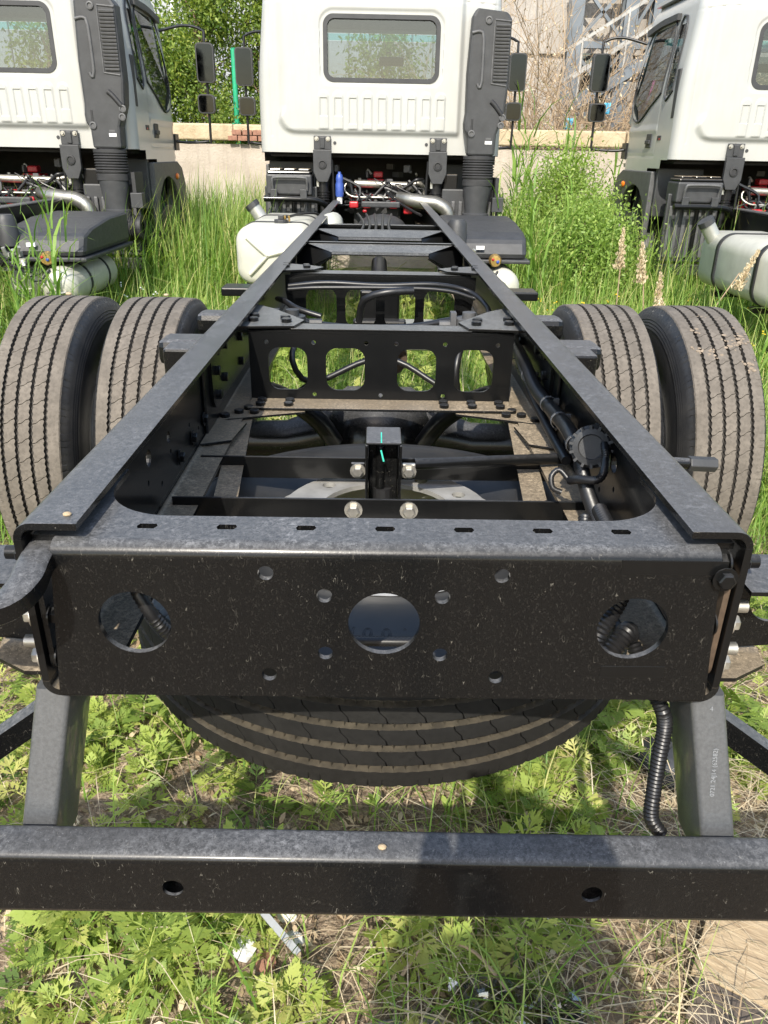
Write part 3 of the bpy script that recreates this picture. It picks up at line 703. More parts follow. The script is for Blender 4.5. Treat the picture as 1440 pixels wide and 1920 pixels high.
def build_spare():
    c = (.012, 1.485, .638)
    m = bpy.data.objects.new('spare_wheel', ME_RIM); 
    sw = near(link('spare_wheel', ME_RIM, T, c)); sw.rotation_euler = (0, rad(90), rad(9)); sw.scale = (1, 1.035, 1.035)
    ty = near(link('tyre', ME_SPARE, sw, (0, 0, 0))); ty['label'] = 'unused black tyre of the spare wheel'
    # moulded size lettering on the upper sidewall, tops outward
    for i, ch in enumerate('10.00R20'):
        tcu = bpy.data.curves.new('letter', 'FONT'); tcu.body = ch; tcu.size = .034; tcu.align_x = 'CENTER'; tcu.extrude = .0012; tcu.fill_mode = 'NONE'; tcu.bevel_depth = .0011; tcu.bevel_resolution = 0
        to = bpy.data.objects.new('letter', tcu); me = bpy.data.meshes.new_from_object(to); bpy.data.objects.remove(to); me.materials.append(M['rubber'])
        a = rad(-90+(i-2.9)*-4.0); r_ = .428
        # sits on the upper face of the lying tyre (local -x of the wheel is world up)
        q = near(link('moulded_letter', me, T, (c[0]+r_*math.cos(a), c[1]+r_*math.sin(a), c[2]+.1375))); q.rotation_euler = (rad(180), 0, 0)
        q.rotation_euler = (rad(-7), 0, a+rad(90)+math.pi)
    # two angle bars on the lower flanges, the winch bracket and its shaft
    for y, z, b in ((1.36, .872, 0), (1.62, .838+.02, 1)):
        m = MB(); h = .048 if b == 0 else .052
        m.box(-.405, .405, y, y+.006, z-h, z); m.box(-.405, .405, y+.0062, y+.045, z-h, z-h+.006)
        o = near(m.build('carrier_bar', M['paint_clean'], T, bevel=.0015))
        if b == 0:
            for x in (-.054, .054): near(bolt(o, (x, y, z-.022), (0, -1, 0), ME_ZINC, .95))
    m = MB(); cx = .004; yy = 1.445
    m.box(cx-.036, cx+.036, yy, yy+.10, .952, .958)
    for s in (-1, 1): m.box(cx+s*.034-.003, cx+s*.034+.003, yy, yy+.10, .80, .9518)
    m.box(cx-.0305, cx+.0305, yy+.05, yy+.056, .80, .9518); m.tube([(cx-.006, yy+.048, .82), (cx-.006, yy+.048, .935)], .010, 8)
    wb = near(m.build('winch_bracket', M['paint'], T, bevel=.003))
    near(MB().box(cx-.006, cx-.0035, yy-.0012, yy+.06, .9582, .9590).build('paint_mark', M['green_mark'], wb))
    near(MB().prism([(cx-.007, .942), (cx-.001, .918), (cx+.002, .919), (cx-.004, .943)], [], -.0006, (0, yy-.001, 0)).build('paint_mark', M['green_mark'], wb))
    for s in (-1, 1):
        near(MB().box(cx+s*.052-.014, cx+s*.052+.014, yy+.02, yy+.03, .875, .905).build('lug', M['steel'] if s > 0 else M['paint'], wb, bevel=.002))
        near(bolt(wb, (cx+s*.052, yy+.019, .890), (0, -1, 0), ME_ZINC, .85))
    near(MB().box(-.30, cx-.038, yy+.04, yy+.046, .80, .806).build('base_strap', M['paint'], wb))
    sh = near(MB().cyl((cx+.066, 1.52, .884), (.424, 1.60, .872), .0125, 14).build('winch_shaft', M['paint_clean'], T, smooth=40))
    near(MB().cyl((.432, 1.605, .872), (.70, 1.63, .852), .0125, 14).build('shaft_extension', M['paint'], sh, smooth=40))
    near(MB().cyl((.70, 1.63, .852), (.765, 1.635, .848), .018, 6).build('hexagon_end', M['plastic'], sh, bevel=.002))
    near(MB().cyl((cx, 1.50, .60), (cx, 1.50, .84), .02, 12).build('hoist_chain_guide', M['dark'], T))
build_spare()

def build_crossmembers():
    # four-hole crossmember
    y, zt, zb = 2.04, 1.045, .868
    H = [rrect(x-.052, x+.052, .893, 1.008, .030, 5) for x in (-.250, -.096, .096, .250)]+[circ(x, z, .006, 10) for x, z in ((-.305, 1.022), (-.18, 1.022), (-.04, 1.022), (.04, 1.022), (.17, 1.022), (.31, 1.022), (-.18, .880), (0, .880), (.17, .880))]
    m = MB(); m.prism([(-.352, zb), (.352, zb), (.352, zt), (-.352, zt)], H, -.007, (0, y, 0))
    m.box(-.352, .352, y+.0002, y+.075, zt+.0005, zt+.007)
    o = near(m.build('holed_crossmember', M['paint_clean'], T)); 
    m = MB(); m.box(-.352, .352, y-.085, y+.006, zb-.008, zb-.0005); near(m.build('lower_flange', M['paint_tan'], o, bevel=.002))
    m = MB(); m.box(-.24, .24, y-.0002, y+.07, zt+.0075, zt+.013); near(m.build('upper_flange', M['paint_far'], o, bevel=.001))
    for x in (-.32, -.245, .17, .245, .32):
        for yy in (y-.028, y-.062): near(bolt(o, (x, yy, zb-.0005), (0, 0, 1), ME_RIVET, 1.1))
    for s in (-1, 1):
        m = MB(); m.prism([(s*.418, y-.02), (s*.23, y+.0), (s*.21, y+.08), (s*.31, y+.24), (s*.418, y+.36)], [], .007, (0, 0, zt+.0135), (1, 0, 0), (0, 1, 0))
        g = near(m.build('gusset_plate', M['paint_far'], T, bevel=.001))
        for x, yy in ((.255, .045), (.262, .085), (.345, .055), (.35, .11), (.39, .18)): near(bolt(g, (s*x, y+yy, zt+.0205), (0, 0, 1), ME_RIVET, 1.2))
        m = MB(); m.prism([(s*.418, y-.36), (s*.35, y-.33), (s*.335, y-.20), (s*.418, y-.17)], [], .006, (0, 0, zb-.0095), (1, 0, 0), (0, 1, 0)); near(m.build('lower_gusset', M['paint_tan'], T, bevel=.001))
        m = MB(); m.prism([(s*.418, y-.165), (s*.20, y-.088), (s*.20, y-.05), (s*.418, y-.05)], [], .006, (0, 0, zb-.0155), (1, 0, 0), (0, 1, 0)); g = near(m.build('lower_gusset', M['paint_tan'], T, bevel=.001))
        for x, yy in ((.33, -.105), (.37, -.105), (.35, -.07), (.40, -.14)): near(bolt(g, (s*x, y+yy, zb-.009), (0, 0, 1), ME_RIVET, 1.1))
        m = MB(); m.beam((s*.36, y-.10, zb-.02), (s*.30, y-.85, zb-.055), .05, .006); near(m.build('lower_strap', M['paint_tan'], T))
    # crossmember further forward with arched cut-outs
    y, zt, zb = 3.0, 1.060, .84
    H = [rrect(x-.058, x+.058, .87, 1.012, .035, 5) for x in (-.225, -.075, .075, .225)]
    m = MB(); m.prism([(-.33, zb), (.33, zb), (.36, 1.0), (.36, zt), (-.36, zt), (-.36, 1.0)], H, -.007, (0, y, 0)); m.box(-.34, .34, y+.0002, y+.09, zt+.0005, zt+.007)
    m.box(-.33, .33, y-.08, y-.0075, zb, zb+.006); o = near(m.build('holed_crossmember', M['paint_far'], T))
    for s in (-1, 1):
        m = MB(); m.prism([(s*.418, y-.05), (s*.25, y+.01), (s*.22, y+.08), (s*.27, y+.12), (s*.418, y+.19)], [], .007, (0, 0, zt+.0135), (1, 0, 0), (0, 1, 0))
        g = near(m.build('gusset_plate', M['paint_far'], T, bevel=.001))
        for x, yy in ((.28, .04), (.285, .075), (.36, .05), (.365, .11)): near(bolt(g, (s*x, y+yy, zt+.0205), (0, 0, 1), ME_RIVET, 1.2))
    # two pressed trough crossmembers
    for y in (3.92, 4.62):
        m = MB()
        m.add([(-.36, y+.10, 1.070), (.36, y+.10, 1.070), (.235, y, 1.040), (-.235, y, 1.040)], [(0, 1, 2, 3)])
        m.add([(-.36, y+.10, 1.070), (-.36, y+.14, 1.070), (.36, y+.14, 1.070), (.36, y+.10, 1.070)], [(0, 1, 2, 3)])
        m.add([(-.235, y, 1.040), (.235, y, 1.040), (.235, y-.012, 1.028), (-.235, y-.012, 1.028)], [(0, 1, 2, 3)])
        o = m.build('trough_crossmember', M['paint_far'], T); so = o.modifiers.new('solid', 'SOLIDIFY'); so.thickness = .007; so.offset = -1
        for s in (-1, 1):
            m = MB(); m.add([(s*.235, y-.015, 1.02), (s*.42, y+.10, .90), (s*.42, y+.16, .90), (s*.25, y+.06, 1.02)], [(0, 1, 2, 3)]); m.add([(s*.36, y+.10, 1.070), (s*.235, y, 1.040), (s*.235, y-.015, 1.02), (s*.41, y+.08, .93), (s*.42, y+.2, 1.07)], [(0, 1, 2, 3, 4)])
            p = m.build('end_wing', M['paint_clean'], o); so = p.modifiers.new('solid', 'SOLIDIFY'); so.thickness = .006
    MB().box(-.40, .40, 5.45, 5.53, 1.03, 1.045).box(-.40, .40, 5.46, 5.466, .90, 1.0295).build('front_crossmember', M['paint_far'], T)
build_crossmembers()

def dried_mud():
    rr = random.Random(2); m = MB()
    for ca, cx_, n_, sp in ((-4, 1.165, 26, 1.), (-2, 1.12, 16, .8), (3, 1.06, 14, .8), (9, 1.17, 14, .7), (1, 1.02, 8, .6), (-9, 1.03, 5, .5), (-20, 1.08, 4, .6)):
        for i in range(n_):
            a = rad(ca+rr.gauss(0, 2.0*sp)); x = min(1.188, max(.995, cx_+rr.gauss(0, .016*sp))); k = rr.uniform(.002, .006)
            p = (x, 2.72-(TR-.004)*math.sin(a+.55), .5+(TR-.004)*math.cos(a+.55)); q = Matrix.Rotation(a+.55, 3, 'X')
            b0 = MB().ball((0, 0, 0), (k*rr.uniform(.7, 1.6), k, k*.28), 7, 4); m.add([Vector(p)+q @ Vector(v_) for v_ in b0.v], b0.f)
    near(setting(m.build('dried_mud', M['mud'], T), 'stuff'))
M['mud'] = simple('dried_mud', (.215, .17, .125), .9, 0, .3, 60, .4, 150)
dried_mud()
def build_running_gear():
    cz, cy = .500, 2.72
    m = MB(); m.tube([(-.62, cy, cz), (-.34, cy, cz), (-.22, cy, cz+.02), (-.10, cy, cz+.06), (.10, cy, cz+.06), (.22, cy, cz+.02), (.34, cy, cz), (.62, cy, cz)], [.072, .078, .10, .15, .15, .10, .078, .072], 16)
    m.ball((0, cy-.06, cz+.03), (.205, .19, .205), 24, 14)
    near(m.build('rear_axle', M['paint'], T, smooth=60))
    me = None
    for s in (-1, 1):
        for x in (1.09, .765):
            wz = near(link('wheel', ME_RIM, T, (s*x, cy, cz))); wz.rotation_euler = (rad(17*x*s), 0, rad(180) if s*(x-.9) < 0 else 0)
            t = near(link('tyre', ME_TYRE, wz, (0, 0, 0))); t.rotation_euler = (rad(31*x+s*40), 0, 0)
        m = MB()
        for i in range(6):
            L = .62-.07*i; pts = [(s*.475, cy+t*L, .70-.018*i+.10*(t*L/.62)**2) for t in (-1, -.6, -.2, .2, .6, 1)]
            for a, b in zip(pts, pts[1:]): m.beam(a, b, .075, .014)
        near(m.build('leaf_spring', M['paint_clean'], T))
        near(MB().box(*sorted((s*.432, s*.60)), 2.10, 2.20, .80, .985).build('spring_hanger', M['paint'], T, bevel=.008)) 
        m = MB(); m.box(*sorted((s*.435, s*.655)), 2.24, 2.36, .90, .975); near(m.build('spring_bracket', M['paint'], T, bevel=.02)); m = MB(); m.box(*sorted((s*.44, s*.60)), 2.52, 2.62, .93, 1.0); near(m.build('spring_bracket', M['paint'], T, bevel=.02))
        near(MB().box(*sorted((s*.435, s*.66)), 3.28, 3.40, .93, .965).build('spring_bracket', M['paint_clean'], T, bevel=.006))
        near(MB().box(*sorted((s*.435, s*.52)), 3.20, 3.5, .72, .93).build('spring_hanger', M['paint'], T, bevel=.01))
        pts = curve([(s*.395, 1.95, .80), (s*.37, 2.30, .80), (s*.34, 2.42, .77), (s*.27, 2.46, .72), (s*.20, 2.47, .66), (s*.15, 2.48, .58)], .03); near(MB().tube(pts, .032, 10).build('torque_arm', M['paint_clean'], T, smooth=60))
        # brake valve on the cross tube
        v = MB(); v.cyl((s*.285, 2.52, 1.0), (s*.285, 2.52, .955), .042, 16); v.cyl((s*.285, 2.52, 1.0), (s*.285, 2.52, 1.02), .022, 12); v.box(s*.285-.06, s*.285-.042, 2.50, 2.54, .96, 1.02); v.cyl((s*.34, 2.52, .975), (s*.40, 2.52, .975), .012, 8); v.cyl((s*.23, 2.52, .98), (s*.19, 2.52, .98), .012, 8)
        near(v.build('brake_valve', M['plastic'] if s < 0 else M['plastic_grey'], T, smooth=40))
    near(MB().cyl((-.41, 2.55, .945), (.41, 2.55, .945), .017, 12).build('cross_tube', M['paint_clean'], T, smooth=40))
    MB().cyl((0, 2.85, .53), (0, 5.6, .78), .055, 16).build('propeller_shaft', M['paint_clean'], T, smooth=40)
    MB().tube(curve([(.05, 3.35, .66), (.05, 3.6, .68)], .05), .075, 14).build('shaft_joint', M['rust_steel'], T, smooth=40)
    m = MB(); m.box(-.09, .09, 3.55, 3.62, .66, .92); m.box(-.12, .12, 3.48, 3.549, .70, .80); m.build('shaft_support', M['paint_clean'], T, bevel=.01)
    m = MB(); m.box(.10, .30, 3.75, 3.98, .60, .72); m.build('silencer', M['alu'], T, bevel=.03)
    # hoses along the frame
    def hose(name, pts, r, mat='hose', rib=False):
        m = MB()
        if rib: conduit(m, pts, r)
        else: m.tube(curve(pts, .03), r, 8)
        return near(m.build(name, M[mat], T, smooth=50))
    hose('wiring_loom', [(.385, 2.30, .99), (.380, 2.02, .985), (.385, 1.86, .955), (.392, 1.66, .955), (.388, 1.52, .965), (.388, 1.42, .955)], .0165)
    for y in (2.2, 1.95, 1.72, 1.60, 1.45): near(MB().lathe([(.0185, 0), (.0195, .001), (.0195, .008), (.0185, .009)], (.388 if y < 1.9 else .382, y, .966 if y > 1.9 else .958), (0, 1, 0), 14).box(.40, .412, y, y+.009, .94, .972).build('cable_tie', M['plastic_grey'], T))
    hose('wiring_loom', [(.405, 2.3, .95), (.39, 2.0, .93), (.395, 1.75, .90), (.40, 1.55, .885)], .011)
    hose('corrugated_conduit', [(.388, 1.42, .955), (.382, 1.33, .925), (.380, 1.22, .90), (.378, 1.10, .87), (.365, 1.0, .84), (.355, .93, .85), (.335, .885, .89), (.30, .86, .855)], .0145, rib=True)
    hose('corrugated_conduit', [(.325, 1.05, 1.0), (.325, .93, .985), (.318, .88, .955), (.285, .85, .91), (.27, .86, .83)], .012, rib=True)
    hose('corrugated_conduit', [(.29, 1.0, 1.01), (.275, .93, .97), (.27, .87, .92), (.285, .85, .84)], .010, rib=True)
    hose('corrugated_conduit', [(.345, .88, .875), (.362, .855, .835), (.382, .835, .80), (.390, .832, .77), (.387, .822, .72), (.384, .810, .67), (.384, .80, .635), (.40, .795, .61)], .0112, rib=True)
    hose('corrugated_conduit', [(-.385, 1.15, .90), (-.345, .95, .98), (-.325, .86, .985), (-.29, .845, .92), (-.26, .88, .86)], .0095, rib=True)
    hose('corrugated_conduit', [(-.16, .99, .80), (-.05, .975, .808), (.06, .975, .808), (.2, .99, .80), (.30, .98, .84)], .008, rib=True)
    hose('corrugated_conduit', [(.352, 1.33, .93), (.362, 1.30, .945), (.392, 1.28, .955), (.405, 1.30, .985), (.41, 1.36, 1.02)], .0085, rib=True)
    hose('pigtail', [(.352, 1.33, .93), (.335, 1.345, .945), (.320, 1.34, .935), (.322, 1.33, .915), (.338, 1.325, .908)], .006, rib=True)
    hose('air_hose', [(-.31, 2.60, 1.0), (-.25, 2.62, .96), (-.1, 2.66, .935), (.1, 2.66, .94), (.22, 2.62, .97), (.30, 2.58, .99)], .013)
    hose('air_hose', [(-.385, 2.95, .98), (-.33, 2.72, 1.01), (-.28, 2.64, 1.0), (-.2, 2.62, .98)], .010)
    hose('air_hose', [(-.34, 2.93, 1.03), (-.2, 2.92, 1.045), (0, 2.915, 1.04), (.2, 2.92, 1.045), (.33, 2.93, 1.02), (.38, 2.8, .99), (.36, 2.6, .985)], .009)
    hose('air_hose', [(-.34, 2.915, 1.02), (-.2, 2.905, 1.03), (.2, 2.905, 1.03), (.35, 2.9, 1.0)], .008)
    hose('air_hose', [(-.08, 2.96, .90), (-.06, 2.9, .99), (.02, 2.88, 1.02), (.12, 2.90, 1.025)], .014)
    hose('air_hose', [(-.26, 2.52, .96), (-.28, 2.42, .88), (-.22, 2.45, .80), (-.05, 2.5, .86), (.06, 2.5, .86), (.18, 2.46, .80)], .010)
    hose('air_hose', [(.27, 2.48, .96), (.24, 2.40, .86), (.26, 2.42, .74)], .012)
    hose('air_hose', [(-.23, 2.30, .99), (-.19, 2.28, .93), (-.20, 2.35, .84), (-.26, 2.4, .78)], .012)
    for i in range(5):
        x = -.13+i*.05; MB().tube(curve([(x, 4.9, 1.03), (x*.8, 5.3, 1.055), (x, 5.7, 1.07), (x*1.3, 6.4, 1.05)], .08), .009, 6).build('air_pipe', M['hose'], T)
    # reversing buzzer on the right rail
    m = MB(); c = Vector((.400, 1.37, .985)); ax = Vector((-.35, -.85, .25)).normalized()
    m.lathe([(.038, 0), (.040, .004), (.040, .03), (.034, .034), (.034, .042), (.024, .044), (.022, .040), (.0005, .040)], c, ax, 28)
    q = Vector((0, 0, 1)).rotation_difference(ax).to_matrix()
    bz = near(m.build('reversing_buzzer', M['plastic'], T, smooth=35))
    m = MB()
    for i in range(14):
        a = 2*math.pi*i/14; m.obox(c+q @ Vector((.036*math.cos(a), .036*math.sin(a), .038)), (.008, .005, .010), q @ Matrix.Rotation(a, 3, 'Z'))
    near(m.build('buzzer_teeth', M['plastic'], bz)); near(MB().box(.405, .4205, 1.37, 1.40, .95, 1.02).build('buzzer_bracket', M['paint'], bz))
build_running_gear()

# =================================================================== cab and everything at the front of the truck
CB, CF, CZ = 7.5, 9.15, 1.475                                   # cab back, cab front, cab floor height
def half(z): return 1.055-.075*sstep(1.9, 2.9, z)
def build_cab():
    TOPZ = 2.80
    def back_y(x, z):
        h = half(z); u = abs(x); y = CB
        R_ = .085; d = u-(h-R_)
        if d > 0: y += R_-math.sqrt(max(0, R_*R_-min(d, R_)**2))
        dz = z-(TOPZ-.22)
        if dz > 0: y += .22-math.sqrt(max(.0, .22**2-min(dz, .219)**2))
        # pressed raised field with a soft border, wide radius in its lower left corner
        ex = min(sstep(-.90, -.80-.10*sstep(1.85, 1.66, z), x), sstep(.70, .655, x)); ez = min(sstep(1.60, 1.665, z-.0), sstep(2.68, 2.60, z-.06*(x/1.0)**2))
        cx_, cz_ = max(0, -.70-x), max(0, 1.80-z); corner = 1-sstep(.155, .215, math.hypot(cx_, cz_))
        y -= .030*ex*ez*corner
        y += .006*max(0, 1-abs(z-2.645+.05*x*x)/.009)+.003*max(0, 1-abs(abs(x)-.945)/.009)*(z > 1.6)
        for k in range(9):
            xc = (k-4)*.1255+.01; a = abs(x-xc)
            if a < .06 and 1.64 < z < 2.0:
                zt = 1.955
                dd = a if z < zt-.042 else math.hypot(a, z-(zt-.042)); lo = sstep(1.655, 1.67, z)
                y += -.008*(1-sstep(.036, .045, dd))*lo
                if z < 1.90: y += .008*(1-sstep(.025, .031, a))*lo
                zl = 1.765 if k in (0, 1, 7, 8) else 1.705
                if z < zl: y += -.009*(1-sstep(.024, .030, a))*lo
        if abs(x) < .52 and 2.0 < z < 2.55:                       # stepped surround of the rear window
            dd = max(abs(x)-.40, 0, abs(z-2.27)-.155); y += .008*(1-sstep(.115, .135, math.hypot(max(abs(x)-.40, 0), max(abs(z-2.27)-.155, 0))))
        return y
    WIN = (0, 2.27, .478, .236, .075)
    def in_win(x, z, g=0.):
        a, b = abs(x)-WIN[2]+WIN[4], abs(z-WIN[1])-WIN[3]+WIN[4]; return math.hypot(max(a, 0), max(b, 0))+min(max(a, b), 0) < WIN[4]+g
    us = np.linspace(-1, 1, 320); zs = np.concatenate([np.linspace(CZ, 1.64, 24), np.linspace(1.645, 1.99, 66), np.linspace(2.0, 2.62, 70), np.linspace(2.63, TOPZ, 14)])
    cab = grid_panel(us, zs, lambda u, z: (u*half(z), back_y(u*half(z), z), z), lambda u, z: in_win(u*half(z), z, -.004)).build('cab', M['white'], T, smooth=50)
    # sides
    door = [(8.02, 2.02), (8.02, 2.56), (8.62, 2.56), (8.93, 2.00), (8.62, 1.80), (8.25, 1.93)]
    quarter = [(7.72, 2.02), (7.74, 2.52), (7.90, 2.54), (7.90, 1.98)]
    def inside(P, y, z):
        c = False; n = len(P)
        for i in range(n):
            (x1, z1), (x2, z2) = P[i], P[(i+1) % n]
            if (z1 > z) != (z2 > z) and y < (x2-x1)*(z-z1)/(z2-z1)+x1: c = not c
        return c
    def side_x(y, z):
        x = half(z)
        x -= .35*max(0, (y-8.75)/.55)**2.2
        dz = z-(TOPZ-.16)
        if dz > 0: x -= .16-math.sqrt(max(0, .16**2-min(dz, .159)**2))
        for y0 in (7.98, 8.86): x -= .006*max(0, 1-abs(y-y0)/.010)*(1.50 < z < 2.62)            # door gaps
        if 7.98 < y < 8.86 and z < 2.6: x -= .006*max(0, 1-abs(z-1.50)/.010)
        if 7.98 < y < 8.95: x += .010*(1-min(1, abs(z-1.72)/.05))
        return x
    def front_lim(z): return 9.17-.42*sstep(1.85, 2.75, z)
    ysn = np.linspace(0, 1, 120); zz = np.concatenate([np.linspace(1.30, 2.64, 112), np.linspace(2.65, TOPZ, 10)])
    for s in (-1, 1):
        fn = lambda t, z: (s*side_x(CB+.085+t*(front_lim(z)-CB-.085), z), CB+.085+t*(front_lim(z)-CB-.085), z)
        def hole(t, z):
            y = CB+.085+t*(front_lim(z)-CB-.085)
            return inside(door, y, z) or inside(quarter, y, z) or (y < 7.76 and z < CZ) or (z < 1.40 and y < 8.1)
        p = grid_panel(ysn, zz, fn, hole).build('cab_side', M['white'], cab, smooth=50)
        for P, nm, mat in ((door, 'door_window', 'glass_dark'), (quarter, 'quarter_window', 'glass_dark')):
            ring = [(s*(side_x(y, z)+.004), y, z) for y, z in P]
            pts = curve(ring+[ring[0]], .05); MB().tube(pts, .010, 6, cap=False).build('window_seal', M['plastic'], cab, smooth=60)
            m = MB(); m.add([(s*(side_x(y, z)-.004), y, z) for y, z in P], [tuple(range(len(P)))]); m.build(nm, M[mat], cab)
        MB().box(*sorted((s*1.0, s*1.058)), 7.595, 7.668, 1.80, 2.18).build('side_vent', M['plastic'], cab, bevel=.008)
        MB().box(*sorted((s*1.04, s*1.064)), 8.10, 8.24, 1.57, 1.69).box(*sorted((s*1.062, s*1.078)), 8.11, 8.23, 1.60, 1.635).build('door_handle', M['plastic'], cab, bevel=.006)
        MB().box(*sorted((s*1.05, s*1.060)), 7.84, 7.94, 1.63, 1.67).build('badge', M['plastic'], cab, bevel=.003)
        MB().box(*sorted((s*1.0601, s*1.0615)), 7.85, 7.89, 1.636, 1.648).build('badge_stripe', M['red'], cab)
        # wind deflector over the door
        m = MB(); pts = [(s*(side_x(y, 2.58)+.02), y, 2.60-.10*max(0, (y-8.3))**1.3) for y in np.linspace(7.95, 8.75, 10)]
        for a, b in zip(pts, pts[1:]): m.beam(a, b, .035, .05)
        m.build('rain_visor', M['plastic'], cab)
        # front mudguard of grey plastic with an arch over the wheel
        arch = [(8.42+.46*math.cos(rad(a)), .78+.46*math.sin(rad(a))) for a in range(0, 181, 12)]
        out = [(9.12, .78), (9.12, 1.16), (9.02, 1.31), (8.85, 1.37), (7.92, 1.37), (7.92, 1.05), (7.94, .78)]
        m = MB(); m.prism(out+arch[::-1], [], .05*s, (s*1.02, 0, 0), (0, 1, 0), (0, 0, 1)); fw = m.build('front_mudguard', M['plastic_grey'], T, bevel=.012)
        MB().ball((s*1.075, 8.76, 1.235), (.014, .055, .03), 12, 8).build('side_marker', M['orange'], fw, smooth=60)
        MB().box(*sorted((s*.60, s*1.03)), 7.86, 7.915, .98, 1.40).build('mudguard_flap', M['plastic'], fw, bevel=.01)
        m = MB(); m.lathe([(.245, -.11), (.30, -.135), (.41, -.14), (.49, -.11), (.505, -.06), (.505, .06), (.49, .11), (.41, .14), (.30, .135), (.245, .11)], (s*.93, 8.42, .50), (1, 0, 0), 36); m.lathe([(.245, -.1), (.2, -.03), (.001, -.03)], (s*.93, 8.42, .50), (1, 0, 0), 30)
        m.build('front_wheel', M['sidewall'], T, smooth=50)
        # grille fins at the cab front corner
        for i in range(7): MB().box(*sorted((s*.80, s*.98)), 9.10, 9.15, 1.04+i*.07, 1.08+i*.07).build('corner_fin', M['white'], cab)
        MB().box(*sorted((s*.78, s*.95)), 9.06, 9.095, .98, 1.55).build('corner_grille', M['dark'], cab)
        MB().prism([(8.98, .55), (9.16, .55), (9.17, 1.34), (9.06, 1.36), (9.0, 1.25), (8.93, .95)], [], .10*s, (s*.90, 0, 0), (0, 1, 0), (0, 0, 1)).build('bumper_corner', M['white'], cab, bevel=.02)
    # front, windscreen, roof, floor
    m = MB(); m.box(-.92, .92, 9.10, 9.16, .75, 1.82); m.build('front_panel', M['white'], cab, bevel=.02)
    m = MB(); m.add([(-.86, 9.15, 1.83), (.86, 9.15, 1.83), (.84, 8.86, 2.48), (-.84, 8.86, 2.48)], [(0, 1, 2, 3)]); m.build('windscreen', M['glass'], cab)
    m = MB(); m.add([(-.84, 8.858, 2.483), (.84, 8.858, 2.483), (.83, 8.83, 2.54), (-.83, 8.83, 2.54)], [(0, 1, 2, 3)]); m.build('windscreen_sunband', M['glass_teal'], cab)
    for s in (-1, 1): MB().beam((s*.93, 9.14, 1.80), (s*.88, 8.78, 2.66), .10, .05).build('screen_pillar', M['white'], cab)
    MB().box(-.92, .92, 8.55, 8.80, 2.54, 2.78).build('header', M['plastic_grey'], cab)
    m = MB(); m.box(-.97, .97, CB+.18, 8.80, TOPZ-.02, TOPZ+.01); m.build('roof', M['white'], cab)
    m = MB(); m.box(-1.0, 1.0, CB+.02, 9.10, CZ-.005, CZ+.02); m.build('cab_floor', M['dark'], cab)
    m = MB(); m.box(-.93, .93, 8.78, 9.09, 1.50, 1.78); m.build('dashboard', M['plastic'], cab, bevel=.04)
    for s in (-1, 1): MB().box(s*.55-.23, s*.55+.23, 7.80, 7.94, 1.5, 2.06).build('seat_back', M['plastic_grey'], cab, bevel=.05)
    MB().box(-.02, .22, 8.72, 8.745, 2.26, 2.34).build('inside_mirror', M['plastic'], cab, bevel=.02)
    # rear window
    pr = rrect(-.478, .478, 2.034, 2.506, .075, 8)
    m = MB(); m.prism(rrect(-.490, .490, 2.022, 2.518, .085, 8), [rrect(-.455, .455, 2.057, 2.483, .06, 8)], .03, (0, CB+.003, 0)); m.build('window_seal', M['plastic'], cab, bevel=.006)
    m = MB(); m.add([(a, CB+.004, b) for a, b in pr], [tuple(range(len(pr)))]); m.build('rear_window', M['glass'], cab)
    for x in (-.40, .405): MB().cyl((x, CB-.004, 1.555), (x, CB+.02, 1.555), .014, 12).build('panel_plug', M['plastic'], cab)
    # cab mounts: bracket, damper and spring
    for s in (-1, 1):
        x = s*.508
        m = MB(); m.box(x-.075, x+.075, CB-.030, CB-.018, 1.50, 1.61); m.prism([(x-.08, 1.32), (x-.045, 1.24), (x+.045, 1.24), (x+.08, 1.32), (x+.08, 1.50), (x-.08, 1.50)], [], .04, (0, CB-.03, 0))
        m.prism([(x-.02, 1.51), (x+.02, 1.51), (x+.02, 1.6), (x-.02, 1.6)], [], .01, (0, CB-.031, 0))
        b = m.build('cab_bracket', M['plastic'], T, bevel=.005)
        MB().lathe([(.038, 0), (.038, .012), (.026, .014), (.022, .006), (.001, .006)], (x, CB-.068, 1.385), (0, -1, 0), 20).build('bush', M['rubber'], b, smooth=40)
        for dx in (-.05, .05): bolt(b, (x+dx, CB-.031, 1.585), (0, -1, 0), ME_ZINC, 1.0)
        m = MB(); m.cyl((x, CB, 1.27), (x, CB+.02, 1.10), .05, 14)
        for i in range(5): m.lathe([(.048, 0), (.062, .008), (.048, .016)], (x, CB+.02, 1.06+i*.022), n=16)
        m.cyl((x, CB+.02, .92), (x, CB+.02, 1.06), .03, 12); m.cyl((x-s*.08, CB-.01, 1.42), (x-s*.10, CB, 1.0), .012, 8)
        d = m.build('cab_damper', M['hose'], T, smooth=45); MB().box(x-.055, x-.035, CB-.03, CB-.01, 1.20, 1.33).build('damper_link', M['alu'], d)
